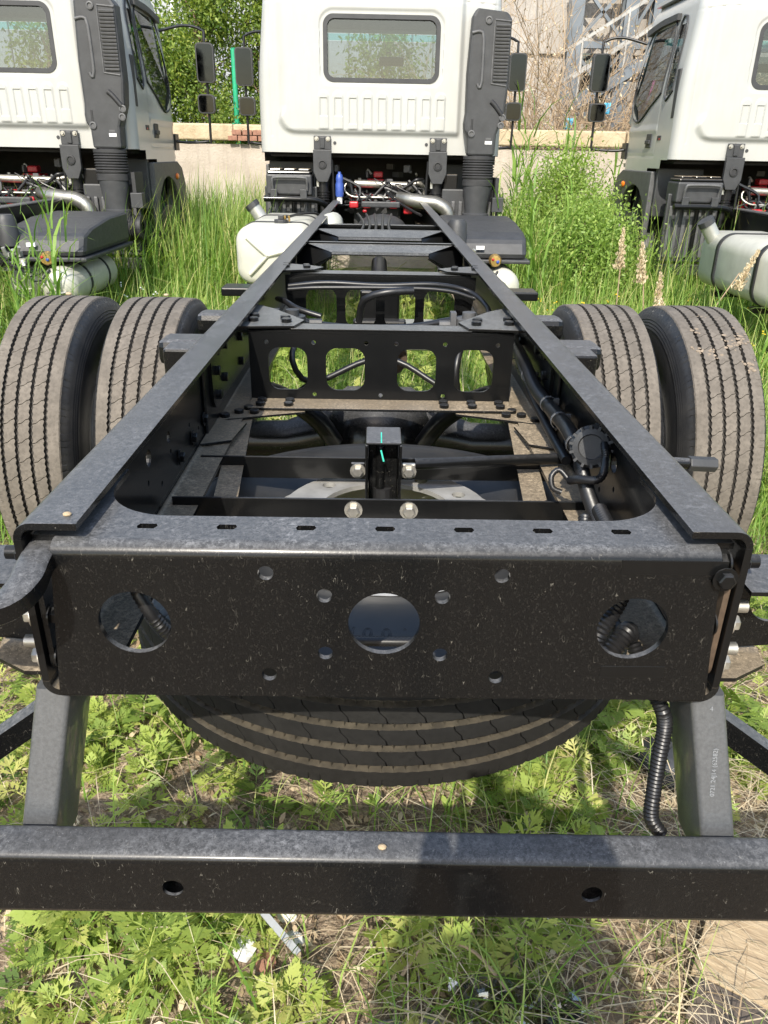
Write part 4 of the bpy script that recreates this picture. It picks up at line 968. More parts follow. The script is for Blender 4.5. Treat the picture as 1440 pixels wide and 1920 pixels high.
    # mirrors
    for s in (-1, 1):
        m = MB(); m.tube(curve([(s*.98, 8.90, 2.50), (s*1.20, 8.99, 2.56), (s*1.36, 9.02, 2.53), (s*1.385, 9.02, 2.42), (s*1.385, 9.02, 1.62), (s*1.36, 9.02, 1.56), (s*1.15, 8.98, 1.545), (s*1.02, 8.95, 1.56)], .04), .013, 8)
        m.box(*sorted((s*.98, s*1.06)), 8.88, 9.02, 1.47, 1.62)
        a = m.build('mirror_arm', M['hose'], T, smooth=50)
        for z0, z1, wd, nm in ((2.08, 2.42, .175, 'main_mirror'), (1.81, 1.98, .165, 'wide_mirror')):
            x = s*1.39 if nm == 'main_mirror' else s*1.375
            h = MB().prism(rrect(x-wd/2, x+wd/2, z0, z1, .035, 5), [], .07, (0, 9.03, 0)); 
            hs = h.build(nm, M['plastic'], T, bevel=.015)
            m = MB(); pr2 = rrect(x-wd/2+.012, x+wd/2-.012, z0+.012, z1-.012, .028, 5); m.add([(p, 8.957, q) for p, q in pr2], [tuple(range(len(pr2)))]); m.build('mirror_glass', M['mirror'], hs)
    return cab
CAB = build_cab()

def build_intake():
    # tall black air intake on the right rear corner of the cab, bellows and duct below
    out = [(.735, 2.50), (.765, 2.555), (1.02, 2.53), (1.055, 2.48), (1.06, 1.96), (1.045, 1.80), (.99, 1.64), (.985, 1.475), (.75, 1.475), (.745, 1.63), (.715, 1.66), (.71, 1.72), (.72, 1.80), (.715, 2.1)]
    m = MB(); m.prism(out, [], .16, (0, CB-.035, 0), (1, 0, 0), (0, 0, 1))
    o = MB(); v = [(a, CB-.035-.16, b) for a, b in out]
    m2 = MB(); m2.prism(out, [], -.16, (0, CB-.195, 0)); it = m2.build('air_intake', M['plastic'], T, bevel=.022)
    f = CB-.195
    me = None
    for i in range(17):
        p = (.985, f-.004, 2.045+i*.0245)
        if me is None: q = MB().box(-.058, .058, -.012, .004, -.006, .006).build('slat', M['plastic_grey'], it, loc=p, bevel=.002); me = q.data
        else: q = link('slat', me, it, p)
        q.rotation_euler = (rad(25), 0, 0)
    MB().tube(curve([(.915, f-.002, 2.47), (.915, f-.002, 2.02)], .05), .006, 6).tube([(.915, f-.002, 2.475), (1.045, f-.002, 2.465)], .006, 6).tube([(.915, f-.002, 2.02), (1.04, f-.002, 2.005)], .006, 6).build('grille_frame', M['plastic_grey'], it)
    MB().tube(curve([(.735, f+.0, 2.38), (.80, f-.0, 2.39), (.83, f, 2.34), (.835, f, 2.03), (.815, f, 1.99), (.80, f, 2.02)], .02), .013, 8).build('moulded_rib', M['plastic_grey'], it, smooth=60)
    MB().tube(curve([(.925, f, 1.89), (.96, f, 1.86), (1.02, f, 1.79)], .02), .020, 8).build('moulded_rib', M['rubber'], it, smooth=60)
    MB().box(.765, .785, f-.004, f+.01, 1.66, 1.76).build('moulded_rib', M['rubber'], it, bevel=.006)
    for x, z in ((.865, 2.47), (.775, 1.645), (1.03, 1.77), (1.02, 1.71)): MB().lathe([(.028, 0), (.028, .01), (.018, .012), (.014, .004), (.001, .004)], (x, f-.001, z), (0, -1, 0), 16).build('fixing', M['plastic_grey'], it, smooth=40)
    MB().box(.895, .955, f-.0012, f-.0002, 1.565, 1.59).build('white_sticker', M['sticker'], it)
    MB().box(.90, .945, f-.0012, f-.0002, 1.60, 1.615).build('print_patch', M['plastic_grey'], it)
    m = MB()
    prof = [(.122, 1.475), (.138, 1.468), (.138, 1.445)]
    for i in range(7): prof += [(.124, 1.440-i*.021), (.140, 1.431-i*.021), (.140, 1.427-i*.021)]
    prof += [(.126, 1.285), (.134, 1.28), (.134, 1.235), (.12, 1.23)]
    m.lathe(prof, (.862, CB-.12, 0), n=28, sx=1.0, sy=.62); m.build('bellows', M['rubber'], it, smooth=30)
    m = MB(); m.lathe([(.122, 1.24), (.122, 1.20), (.10, 1.06), (.10, 1.01), (.118, 1.0), (.118, .93), (.09, .92), (.001, .92)], (.862, CB-.11, 0), n=28, sx=1.0, sy=.75); m.build('lower_duct', M['plastic'], it, smooth=40)
    m = MB()
    for i in range(13): m.lathe([(.088, 0), (.098, .006), (.098, .012), (.088, .018)], (.80+.018*i, CB-.10, .86), (1, 0, 0), n=22)
    m.lathe([(.05, 0), (.102, .0), (.102, .03), (.05, .03)], (1.034, CB-.10, .86), (1, 0, 0), n=22); m.build('intake_hose', M['rubber'], it, smooth=30)
    m = MB(); m.box(1.0, 1.10, CB-.16, CB-.06, 1.02, 1.14); m.cyl((1.05, CB-.11, .96), (1.05, CB-.11, 1.02), .012, 8); m.build('valve_box', M['plastic'], T, bevel=.01)
build_intake()

def build_engine_bay():
    m = MB(); m.box(-.98, .98, 8.55, 8.6, .55, 1.46); m.box(-.98, .98, 7.62, 8.54, 1.44, 1.462); m.build('engine_tunnel', M['dark'], T)  # dark backing: shade of the bay put into its near-black colour
    rr = random.Random(12)
    m = MB(); m.box(-.24, .20, 7.75, 8.4, .72, 1.10); m.box(-.20, .16, 7.70, 8.2, 1.10, 1.14); m.build('engine_block', M['plastic'], T, bevel=.02)
    for a in ((-.27, -.06, 7.60, 7.76, 1.06, 1.135), (.05, .17, 7.60, 7.74, 1.08, 1.14), (-.16, -.08, 7.56, 7.62, 1.02, 1.075), (-.06, .03, 7.88, 7.98, 1.27, 1.325), (-.12, .04, 7.90, 8.1, 1.22, 1.26), (.22, .30, 7.5, 7.56, .98, 1.06), (-.27, -.19, 7.40, 7.48, 1.03, 1.085), (.09, .16, 7.40, 7.48, 1.03, 1.09), (-.15, -.11, 7.30, 7.36, 1.0, 1.03)):
        MB().box(*a).build('rocker_cover', M['red'], T, bevel=.012)
    MB().cyl((-.23, 7.66, 1.225), (.25, 7.66, 1.215), .032, 14).tube(curve([(.25, 7.66, 1.215), (.37, 7.67, 1.235), (.41, 7.7, 1.17), (.41, 7.7, 1.06)], .03), .020, 10).tube(curve([(-.23, 7.64, 1.23), (-.30, 7.62, 1.23), (-.32, 7.6, 1.17), (-.25, 7.56, 1.12), (-.1, 7.56, 1.115), (.14, 7.56, 1.115)], .03), .009, 8).build('coolant_rail', M['steel'], T, smooth=50)
    ex = curve([(.17, 7.52, 1.125), (.27, 7.45, 1.105), (.40, 7.42, 1.09), (.52, 7.41, 1.075), (.605, 7.40, 1.02), (.62, 7.40, .95), (.62, 7.40, .80)], .03)
    p = MB().tube(ex, [.045+.016*min(1, i/6) for i in range(len(ex))], 20).build('exhaust_elbow', M['exhaust'], T, smooth=60)
    MB().lathe([(.070, 0), (.070, .02)], (.62, 7.40, .86), n=20).build('pipe_clamp', M['steel'], p)
    b = MB().lathe([(.001, 0), (.034, 0), (.037, .02), (.037, .10), (.030, .125), (.034, .145), (.026, .18), (.014, .19), (.014, .205), (.001, .205)], (-.36, 7.48, 1.12), n=16).build('washer_bottle', M['blue'], T, smooth=50)
    MB().cyl((-.36, 7.48, 1.06), (-.36, 7.48, 1.12), .025, 10).build('bottle_cap', M['sticker'], b)
    m = MB()
    for i in range(46):
        x, y, z = rr.uniform(-.42, .42), rr.uniform(7.62, 8.3), rr.uniform(.95, 1.38)
        m.obox((x, y, z), (rr.uniform(.02, .09), rr.uniform(.02, .08), rr.uniform(.02, .07)), Matrix.Rotation(rr.uniform(0, 3), 3, 'Z'))
    setting(m.build('engine_fittings', M['plastic_grey'], T, bevel=.006), 'stuff')
    m = MB()
    for i in range(18):
        x, y, z = rr.uniform(-.36, .36), rr.uniform(7.56, 8.0), rr.uniform(1.02, 1.33); m.cyl((x, y, z), (x+rr.uniform(-.06, .06), y, z+rr.uniform(-.03, .05)), rr.uniform(.008, .02), 8)
    setting(m.build('engine_unions', M['steel'], T, smooth=40), 'stuff')
    for i in range(14):
        x = rr.uniform(-.40, .40); pts = [(x, 7.6, rr.uniform(1.0, 1.3)), (x+rr.uniform(-.15, .15), 7.55, rr.uniform(1.05, 1.3)), (x+rr.uniform(-.3, .3), 7.58, rr.uniform(1.0, 1.25)), (x+rr.uniform(-.4, .4), 7.6, rr.uniform(1.0, 1.3))]
        MB().tube(curve(pts, .04), rr.choice((.006, .010, .014)), 6).build('engine_hose', M['hose'], T, smooth=60)
    MB().tube(curve([(.06, 7.55, 1.16), (.18, 7.4, 1.08), (.30, 7.25, 1.02), (.36, 7.1, 1.0)], .05), .012, 8).build('cable', M['hose'], T)
    MB().beam((-.16, 7.3, 1.07), (.18, 7.3, 1.07), .06, .05).build('gearbox_cover', M['plastic'], T, bevel=.01)
    m = MB(); m.ball((.02, 7.2, .88), (.22, .25, .12), 20, 10); m.build('gearbox', M['plastic'], T, smooth=60)
    # ribbed mudguards behind the front wheels, battery and filter boxes on top of them
    for s in (-1, 1):
        m = MB(); m.box(*sorted((s*.56, s*1.03)), 7.48, 7.52, .62, 1.20)
        g = m.build('ribbed_mudguard', M['plastic'], T, bevel=.012)
        for i in range(7): MB().box(s*(.60+i*.065)-.017, s*(.60+i*.065)+.017, 7.455, 7.479, .66, 1.10).build('rib', M['plastic_grey'], g, bevel=.008)
        MB().box(*sorted((s*.56, s*1.02)), 7.47, 7.6, .50, .60).build('lower_flap', M['rubber'], g, bevel=.01)
        if s < 0:
            m = MB(); m.box(-1.0, -.60, 7.36, 7.64, 1.13, 1.30); b = m.build('battery_box', M['plastic'], T, bevel=.015)
            MB().box(-.99, -.61, 7.37, 7.63, 1.301, 1.325).build('dusty_lid', M['plastic_dusty'], b, bevel=.012)
            for k in range(3): MB().box(-.97+k*.125, -.87+k*.125, 7.39, 7.61, 1.326, 1.345).build('lid_pad', M['paint_tan'], b, bevel=.012)
            MB().tube(curve([(-.94, 7.35, 1.17), (-.94, 7.32, 1.26), (-.90, 7.32, 1.275), (-.68, 7.32, 1.275), (-.64, 7.32, 1.26), (-.64, 7.35, 1.17)], .03), .012, 8).build('carry_handle', M['plastic_grey'], b, smooth=50)
            MB().tube(curve([(-1.02, 7.33, 1.10), (-.75, 7.33, 1.10), (-.55, 7.35, 1.09), (-.46, 7.42, 1.03)], .04), .026, 8).build('support_tube', M['paint_clean'], T, smooth=50)
            for x in (-.93, -.67): MB().box(x-.03, x+.03, 7.31, 7.335, 1.105, 1.18).build('clamp', M['plastic'], b, bevel=.004)
            MB().cyl((-.77, 7.42, .75), (-.77, 7.42, 1.08), .018, 10).build('support_post', M['paint_clean'], T)
        else:
            MB().box(.57, .70, 7.50, 7.62, 1.10, 1.32).build('filter_box', M['plastic_dusty'], T, bevel=.012)
            MB().box(1.02, 1.05, 7.36, 7.60, 1.05, 1.30).build('mud_flap', M['rubber'], T)
build_engine_bay()

def build_tanks():
    # fuel tank, left
    x0, x1, z0, z1, y0, y1 = -1.02, -.475, .60, 1.005, 5.75, 7.05
    pr = rrect(x0, x1, z0, z1, .115, 10); m = MB()
    def ringat(d, y): cx, cz = (x0+x1)/2, (z0+z1)/2; return [(cx+(a-cx)*(1-d/.27), y, cz+(b-cz)*(1-d/.2)) for a, b in pr]
    n = len(pr); rings = [ringat(.045, y0), ringat(.018, y0+.008), ringat(.0, y0+.035), ringat(0, y1-.035), ringat(.02, y1-.006), ringat(.045, y1)]
    m.add([p for r_ in rings for p in r_], [(i*n+j, i*n+(j+1) % n, (i+1)*n+(j+1) % n, (i+1)*n+j) for i in range(5) for j in range(n)]+[tuple(range(n)), tuple(5*n+j for j in range(n))])
    t = m.build('fuel_tank', M['tank'], T, smooth=40)
    cx, cz = (x0+x1)/2-.03, (z0+z1)/2
    for a, b in (((cx-.16, cz+.12), (cx-.02, cz)), ((cx-.02, cz), (cx-.15, cz-.13)), ((cx-.02, cz), (cx+.2, cz+.06))):
        MB().tube(curve([(a[0], y0+.002, a[1]), ((a[0]+b[0])/2, y0-.004, (a[1]+b[1])/2), (b[0], y0-.003, b[1])], .03), .018, 8, flat=.9).build('pressed_rib', M['tank'], t, smooth=70)
    for y in (6.05, 6.72):
        pr2 = rrect(x0-.006, x1+.006, z0-.006, z1+.006, .12, 10); k = len(pr2)
        m = MB(); m.add([(a, yy, b) for yy in (y-.025, y+.025) for a, b in pr2], [(i, (i+1) % k, (i+1) % k+k, i+k) for i in range(k)]); st = m.build('tank_strap', M['rubber'], t, smooth=50); so = st.modifiers.new('solid', 'SOLIDIFY'); so.thickness = .006
    fl = MB().cyl((-.965, 6.92, .93), (-1.05, 6.92, 1.05), .055, 18).build('filler_neck', M['alu'], t, smooth=40)
    MB().cyl((-1.05, 6.92, 1.05), (-1.075, 6.92, 1.085), .062, 12).build('filler_cap', M['plastic'], fl, smooth=30)
    s_ = MB().cyl((-.72, 6.0, 1.0), (-.72, 6.0, 1.03), .05, 16).box(-.74, -.70, 5.98, 6.02, 1.03, 1.06).build('fuel_sender', M['plastic'], t, bevel=.004)
    for x in (-.69, -.66): MB().cyl((x, 6.0, 1.02), (x, 5.98, 1.055), .008, 8).build('brass_union', M['brass'], t)
    MB().tube(curve([(-.69, 6.05, 1.04), (-.6, 6.3, 1.05), (-.5, 6.5, 1.04), (-.44, 6.6, 1.0)], .04), .010, 6).build('fuel_line', M['hose'], T)
    for y in (6.05, 6.72): MB().box(-1.0, -.44, y-.03, y+.03, .555, .594).box(-.475, -.44, y-.03, y+.03, .594, 1.0).build('tank_bracket', M['paint_clean'], T)
    m = MB(); m.ball((-.335, 5.62, 1.02), (.085, .11, .085), 18, 12); m.cyl((-.335, 5.7, 1.02), (-.335, 5.95, 1.02), .07, 16); m.build('purge_tank', M['tank'], T, smooth=60)
    # right side: sloping battery cover, air tanks, valves
    out = [(6.95, 1.02), (6.45, 1.01), (6.05, .965), (5.92, .93), (5.86, .83), (5.86, .79), (6.95, .79)]
    m = MB(); m.prism(out, [], .58, (.50, 0, 0), (0, 1, 0), (0, 0, 1)); c = m.build('battery_cover', M['plastic'], T, bevel=.045)
    MB().box(.49, 1.10, 5.83, 6.95, .765, .792).build('cover_rim', M['plastic'], c, bevel=.008)
    MB().box(.70, .76, 5.84, 5.858, .86, .885).build('white_sticker', M['sticker'], c)
    MB().lathe([(.001, .20), (.05, .20), (.07, .17), (.075, .0)], (.56, 5.9, .86), n=18).build('dryer_canister', M['plastic'], T, smooth=50)
    for x, y, r_ in ((.90, 5.80, .135), (.62, 5.95, .125)):
        m = MB(); m.lathe([(.001, -.05), (r_*.4, -.045), (r_*.75, -.028), (r_*.95, 0), (r_, .03), (r_, .85), (r_*.95, .88), (r_*.7, .91), (.001, .93)], (x, y, .60), (0, 1, 0), 28)
        a = m.build('air_tank', M['tank'], T, smooth=60)
        MB().cyl((x, y-.07, .63), (x, y-.03, .63), .022, 8).build('drain_plug', M['alu'], a); MB().tube(curve([(x-.07, y-.05, .57), (x, y-.08, .565), (x+.06, y-.05, .575)], .02), .010, 6).build('tank_handle', M['steel'], a)
        for yy in (y+.25, y+.65): MB().lathe([(r_+.002, 0), (r_+.006, .003), (r_+.006, .03), (r_+.002, .033)], (x, yy, .60), (0, 1, 0), 28).build('tank_strap', M['rubber'], a)
    v = MB(); rr = random.Random(3)
    for i in range(9):
        x, z = .58+rr.uniform(-.09, .14), .77+rr.uniform(-.05, .06); v.cyl((x, 5.78, z), (x+rr.uniform(-.06, .06), 5.76, z+rr.uniform(-.05, .06)), .014, 8); v.obox((x, 5.80, z), (.04, .05, .035))
    v.build('protection_valve', M['alu'], T, smooth=40)
    g = MB().lathe([(.001, .022), (.035, .02), (.045, .0), (.045, -.04)], (.84, 5.80, .79), (0, -1, 0), 18).build('pressure_switch', M['brass'], T, smooth=40)
    MB().ball((.855, 5.775, .785), (.012, .008, .012), 8, 6).build('blue_knob', M['blue'], g); MB().ball((.82, 5.775, .80), (.010, .008, .010), 8, 6).build('red_knob', M['red'], g)
    for i in range(6):
        MB().tube(curve([(.5, 5.9, .72+i*.03), (.55, 5.74, .74+i*.02), (.62+i*.03, 5.72, .80-.03*i), (.66+i*.04, 5.78, .72)], .04), .008, 6).build('air_pipe', M['hose'], T)
build_tanks()

# ------------------------------------------------------------- the two neighbours: copies of the truck without its rear end
def copy_tree(o, parent):
    c = o.copy(); col.objects.link(c); c.parent = parent
    for ch in list(o.children):
        if ch not in NEAR: copy_tree(ch, c)
    return c
LEFT = copy_tree(T, None); LEFT.location = (-3.11, 4.6-.30, 0); LEFT['label'] = 'white cab truck cut off by the left edge, air tanks behind reeds'
RIGHT = copy_tree(T, None); RIGHT.location = (3.60, 4.6-.10, 0); RIGHT['label'] = 'white cab truck cut off by the right edge, strapped fuel tank in grass'
for ch in list(RIGHT.children):
    b = ch.name.split('.')[0]
    if b == 'washer_bottle':
        for q in list(ch.children): bpy.data.objects.remove(q)
        bpy.data.objects.remove(ch); continue
    if b in ('fuel_tank', 'tank_bracket'): ch.location.y -= .62; ch.location.x -= .06; ch.location.z -= .02

# =================================================================== ground cover
LEAVES = [lobed_leaf(3, 1), lobed_leaf(3, 2), lobed_leaf(2, 3), lobed_leaf(4, 4)]
def plant_geo(N, loc, size, r, tall=.5, nl=(11, 17), tint0=.5):
    """leafy weed plants: leaves spiral up each stem; returns list of (V, F, T)"""
    parts = []
    cnt = r.integers(nl[0], nl[1]+1, N); idx = np.repeat(np.arange(N), cnt); k = np.concatenate([np.arange(c) for c in cnt]); tt = (k+.5)/cnt[idx]
    az = k*2.399+r.uniform(0, 6.28, N)[idx]+r.normal(0, .25, len(k)); el = np.radians(-4+68*tt**1.6+r.normal(0, 11, len(k)))
    d = np.stack([np.cos(az)*np.cos(el), np.sin(az)*np.cos(el), np.sin(el)], 1)
    ln = size[idx]*(.50-.20*tt)*r.uniform(.75, 1.2, len(k))
    lean = r.normal(0, .10, (N, 2)); h = size*tall
    P = loc[idx].copy(); P[:, 2] += h[idx]*tt; P[:, :2] += (lean*h[:, None])[idx]*tt[:, None]*2; 
    R_ = frames(d, r.normal(0, .35, len(k))); tint = np.clip(tint0+.19*r.normal(0, 1, N)[idx]+.16*(tt-.5)+.10*r.normal(0, 1, len(k)), 0, 1)
    which = r.integers(0, 4, len(k))
    for w_ in range(4):
        s = which == w_; bv, bf = LEAVES[w_]
        if s.any(): parts.append(batch(bv, bf, R_[s], ln[s], P[s], tint[s]))
    parts.append(blades(loc, h*1.02, np.arctan2(lean[:, 1], lean[:, 0]), np.linalg.norm(lean, axis=1)*2, np.full(N, .0025)*(1+size), np.full(N, .75)))
    return parts
def on_ground(xy): return np.column_stack([xy, gz_np(xy[:, 0], xy[:, 1])])
def patchy(r, n, xr, yr, centres, spread, keep=.25):
    """clustered ground points"""
    c = np.array(centres); k = r.integers(0, len(c), n); p = c[k, :2]+r.normal(0, 1, (n, 2))*spread*c[k, 2:3]
    u = np.column_stack([r.uniform(*xr, n), r.uniform(*yr, n)]); m = r.random(n) < keep; p[m] = u[m]
    return p[(p[:, 0] > xr[0]) & (p[:, 0] < xr[1]) & (p[:, 1] > yr[0]) & (p[:, 1] < yr[1])]

def near_weeds():
    r = np.random.default_rng(31); parts = []
    cents = [(-.62, 1.0, 1), (-.40, 1.05, 1), (-.75, 1.25, 1), (-.25, 1.12, .8), (-.55, 1.7, 1), (-.3, 1.62, .9), (-.85, 1.75, 1), (-1.0, 1.45, 1), (.12, 1.1, .7), (.25, 1.2, .7), (.42, 1.72, .9), (.62, 1.9, 1), (.35, 1.6, .8), (.8, 1.7, 1), (.95, 1.55, 1), (-1.2, 2.2, 1.2), (1.25, 2.2, 1.2), (0, 2.7, 1.5), (-.45, 2.0, 1), (.55, 2.4, 1), (-.05, 1.62, .6), (.15, 1.75, .6), (.3, 1.9, .9), (.7, 1.62, .8), (-.7, 1.6, .8), (-.1, 1.9, .9), (.42, 1.55, .7)]
    p = patchy(r, 620, (-1.7, 1.7), (.72, 3.4), cents, .16, .16)
    bare = (np.hypot((p[:, 0]-.02)/.20, (p[:, 1]-1.12)/.25) < 1) | (np.hypot((p[:, 0]-.84)/.34, (p[:, 1]-.98)/.26) < 1) | (np.hypot((p[:, 0]-.02)/.3, (p[:, 1]-1.40)/.15) < 1)
    p = p[~bare | (r.random(len(p)) < .06)]
    n = len(p); parts += plant_geo(n, on_ground(p), r.uniform(.08, .22, n), r, .45, (8, 13))
    q = patchy(r, 260, (-1.7, 1.7), (.74, 3.0), cents, .28, .5); q = q[np.hypot((q[:, 0]-.85)/.26, (q[:, 1]-.97)/.2) > 1]; n = len(q); cnt = 9; base = np.repeat(on_ground(q), cnt, 0); k = len(base)
    az = r.uniform(0, 6.28, k); el = r.uniform(.1, 1.1, k); d = np.column_stack([np.cos(az)*np.cos(el), np.sin(az)*np.cos(el), np.sin(el)]); base[:, 2] += np.repeat(r.uniform(.01, .07, n), cnt)*r.random(k)
    parts.append(batch(*OVAL, frames(d, r.normal(0, .4, k)), r.uniform(.018, .048, k), base, np.clip(r.normal(.45, .2, k), 0, 1)))
    V, F, T_ = merge(parts); setting(link('leafy_weeds', np_mesh('leafy_weeds', V, F, T_, M['weed'])), 'stuff')
    # farther low weeds beneath and beside the frame
    p = np.column_stack([r.uniform(-3.2, 3.2, 900), r.uniform(3.0, 7.2, 900)]); n = len(p)
    V, F, T_ = merge(plant_geo(n, on_ground(p), r.uniform(.18, .42, n), r, .8, (8, 12), .52)); setting(link('leafy_weeds', np_mesh('leafy_weeds', V, F, T_, M['weed'])), 'stuff')
near_weeds()

def single_plants():
    """the large weeds in front, each a plant of its own"""
    r = np.random.default_rng(77)
    for (x, y, s, lab) in ((-.44, .93, .30, 'largest bright green mugwort plant at the lower left, in front of the bar'), (-.62, 1.10, .27, 'bright green mugwort plant at the left edge below the bar'),
                           (-.30, 1.13, .25, 'mugwort plant just below the bar, left of the white scraps'), (.14, 1.14, .25, 'shaded mugwort plant below the bar, right of centre'),
                           (.37, 1.68, .34, 'tall drooping mugwort plant beside the corrugated conduit'), (-.50, 1.72, .30, 'mugwort plant right of the left bar leg'),
                           (-.16, 1.66, .24, 'mugwort plant under the spare tyre, left of centre'), (.12, 1.60, .22, 'pale mugwort plant under the spare tyre, right of centre'), (.30, 1.04, .26, 'shaded mugwort plant in the straw beside the clear plastic film'), (.05, 1.03, .22, 'shaded low mugwort plant nearest the broken pale twigs'), (.24, 1.22, .28, 'shaded broad mugwort plant close under the bar, left of the board'), (.62, 1.72, .30, 'mugwort plant behind the right bar leg foot'), (.98, 1.72, .36, 'mugwort plant at the right edge behind the slanting brace')):
        V, F, T_ = merge(plant_geo(1, np.zeros((1, 3)), np.array([s]), r, .62, (17, 20), .55))
        tag(link('mugwort_plant', np_mesh('mugwort_plant', V, F, T_, M['weed']), None, (x, y, gz(x, y))), lab, 'plant', 'mugwort plants near the camera')
single_plants()

def litter():
    r = np.random.default_rng(5); parts = []
    n = 9000; p = np.column_stack([r.uniform(-1.7, 1.7, n), .7+2.6*r.random(n)**1.3])
    d = r.normal(0, 1, (n, 3)); d[:, 2] *= .35; L = on_ground(p); L[:, 2] += r.uniform(.002, .02, n)
    parts.append(batch(*OVAL, frames(d, r.normal(0, .6, n)), r.uniform(.010, .032, n), L, np.clip(r.normal(.38, .28, n), 0, 1)))
    n = 1500; p = np.column_stack([r.uniform(-1.7, 1.7, n), .7+2.6*r.random(n)**1.3]); LV = LEAVES[2]
    d = r.normal(0, 1, (n, 3)); d[:, 2] *= .3; L = on_ground(p); L[:, 2] += r.uniform(.004, .02, n)
    parts.append(batch(LV[0], LV[1], frames(d, r.normal(0, .8, n)), r.uniform(.03, .07, n), L, np.clip(r.normal(.35, .25, n), 0, 1)))
    V, F, T_ = merge(parts); setting(link('dry_leaf_litter', np_mesh('dry_leaf_litter', V, F, T_, M['straw'])), 'stuff')
    # straw: long, low, bent stalks, densest right of centre
    n = 3600; x = np.where(r.random(n) < .65, r.normal(.68, .42, n), r.uniform(-1.6, 1.6, n)); y = .72+2.3*r.random(n)**1.4
    b = on_ground(np.column_stack([x, y])); b[:, 2] += r.uniform(0, .015, n)
    ph = np.where(r.random(n) < .5, r.normal(-.5, .5, n), r.uniform(0, 6.28, n))
    k = (np.hypot((x-.86)/.22, (y-.96)/.17) > 1) | (r.random(n) < .25); b, ph = b[k], ph[k]; n = len(b)
    V, F, T_ = blades(b, r.uniform(.06, .24, n), ph, r.uniform(.9, 1.9, n), r.uniform(.0008, .0022, n), np.clip(r.normal(.6, .22, n), 0, 1)); V[:, 2] = np.maximum(V[:, 2], .004+gz_np(V[:, 0], V[:, 1]))
    setting(link('dry_straw', np_mesh('dry_straw', V, F, T_, M['straw'])), 'stuff')
    # standing green grass stalks among the weeds
    n = 1300; x = np.where(r.random(n) < .6, r.normal(.22, .26, n), r.uniform(-1.6, 1.6, n)); y = .74+2.6*r.random(n)**1.5
    k = np.hypot((x-.85)/.24, (y-.97)/.2) > 1; x, y = x[k], y[k]; n = len(x)
    b = on_ground(np.column_stack([x, y]))
    V, F, T_ = blades(b, r.uniform(.08, .30, n), r.uniform(0, 6.28, n), r.uniform(.2, 1.3, n), r.uniform(.0012, .0032, n), np.clip(r.normal(.58, .2, n), 0, 1))
    setting(link('thin_grass', np_mesh('thin_grass', V, F, T_, M['grass'])), 'stuff')
litter()

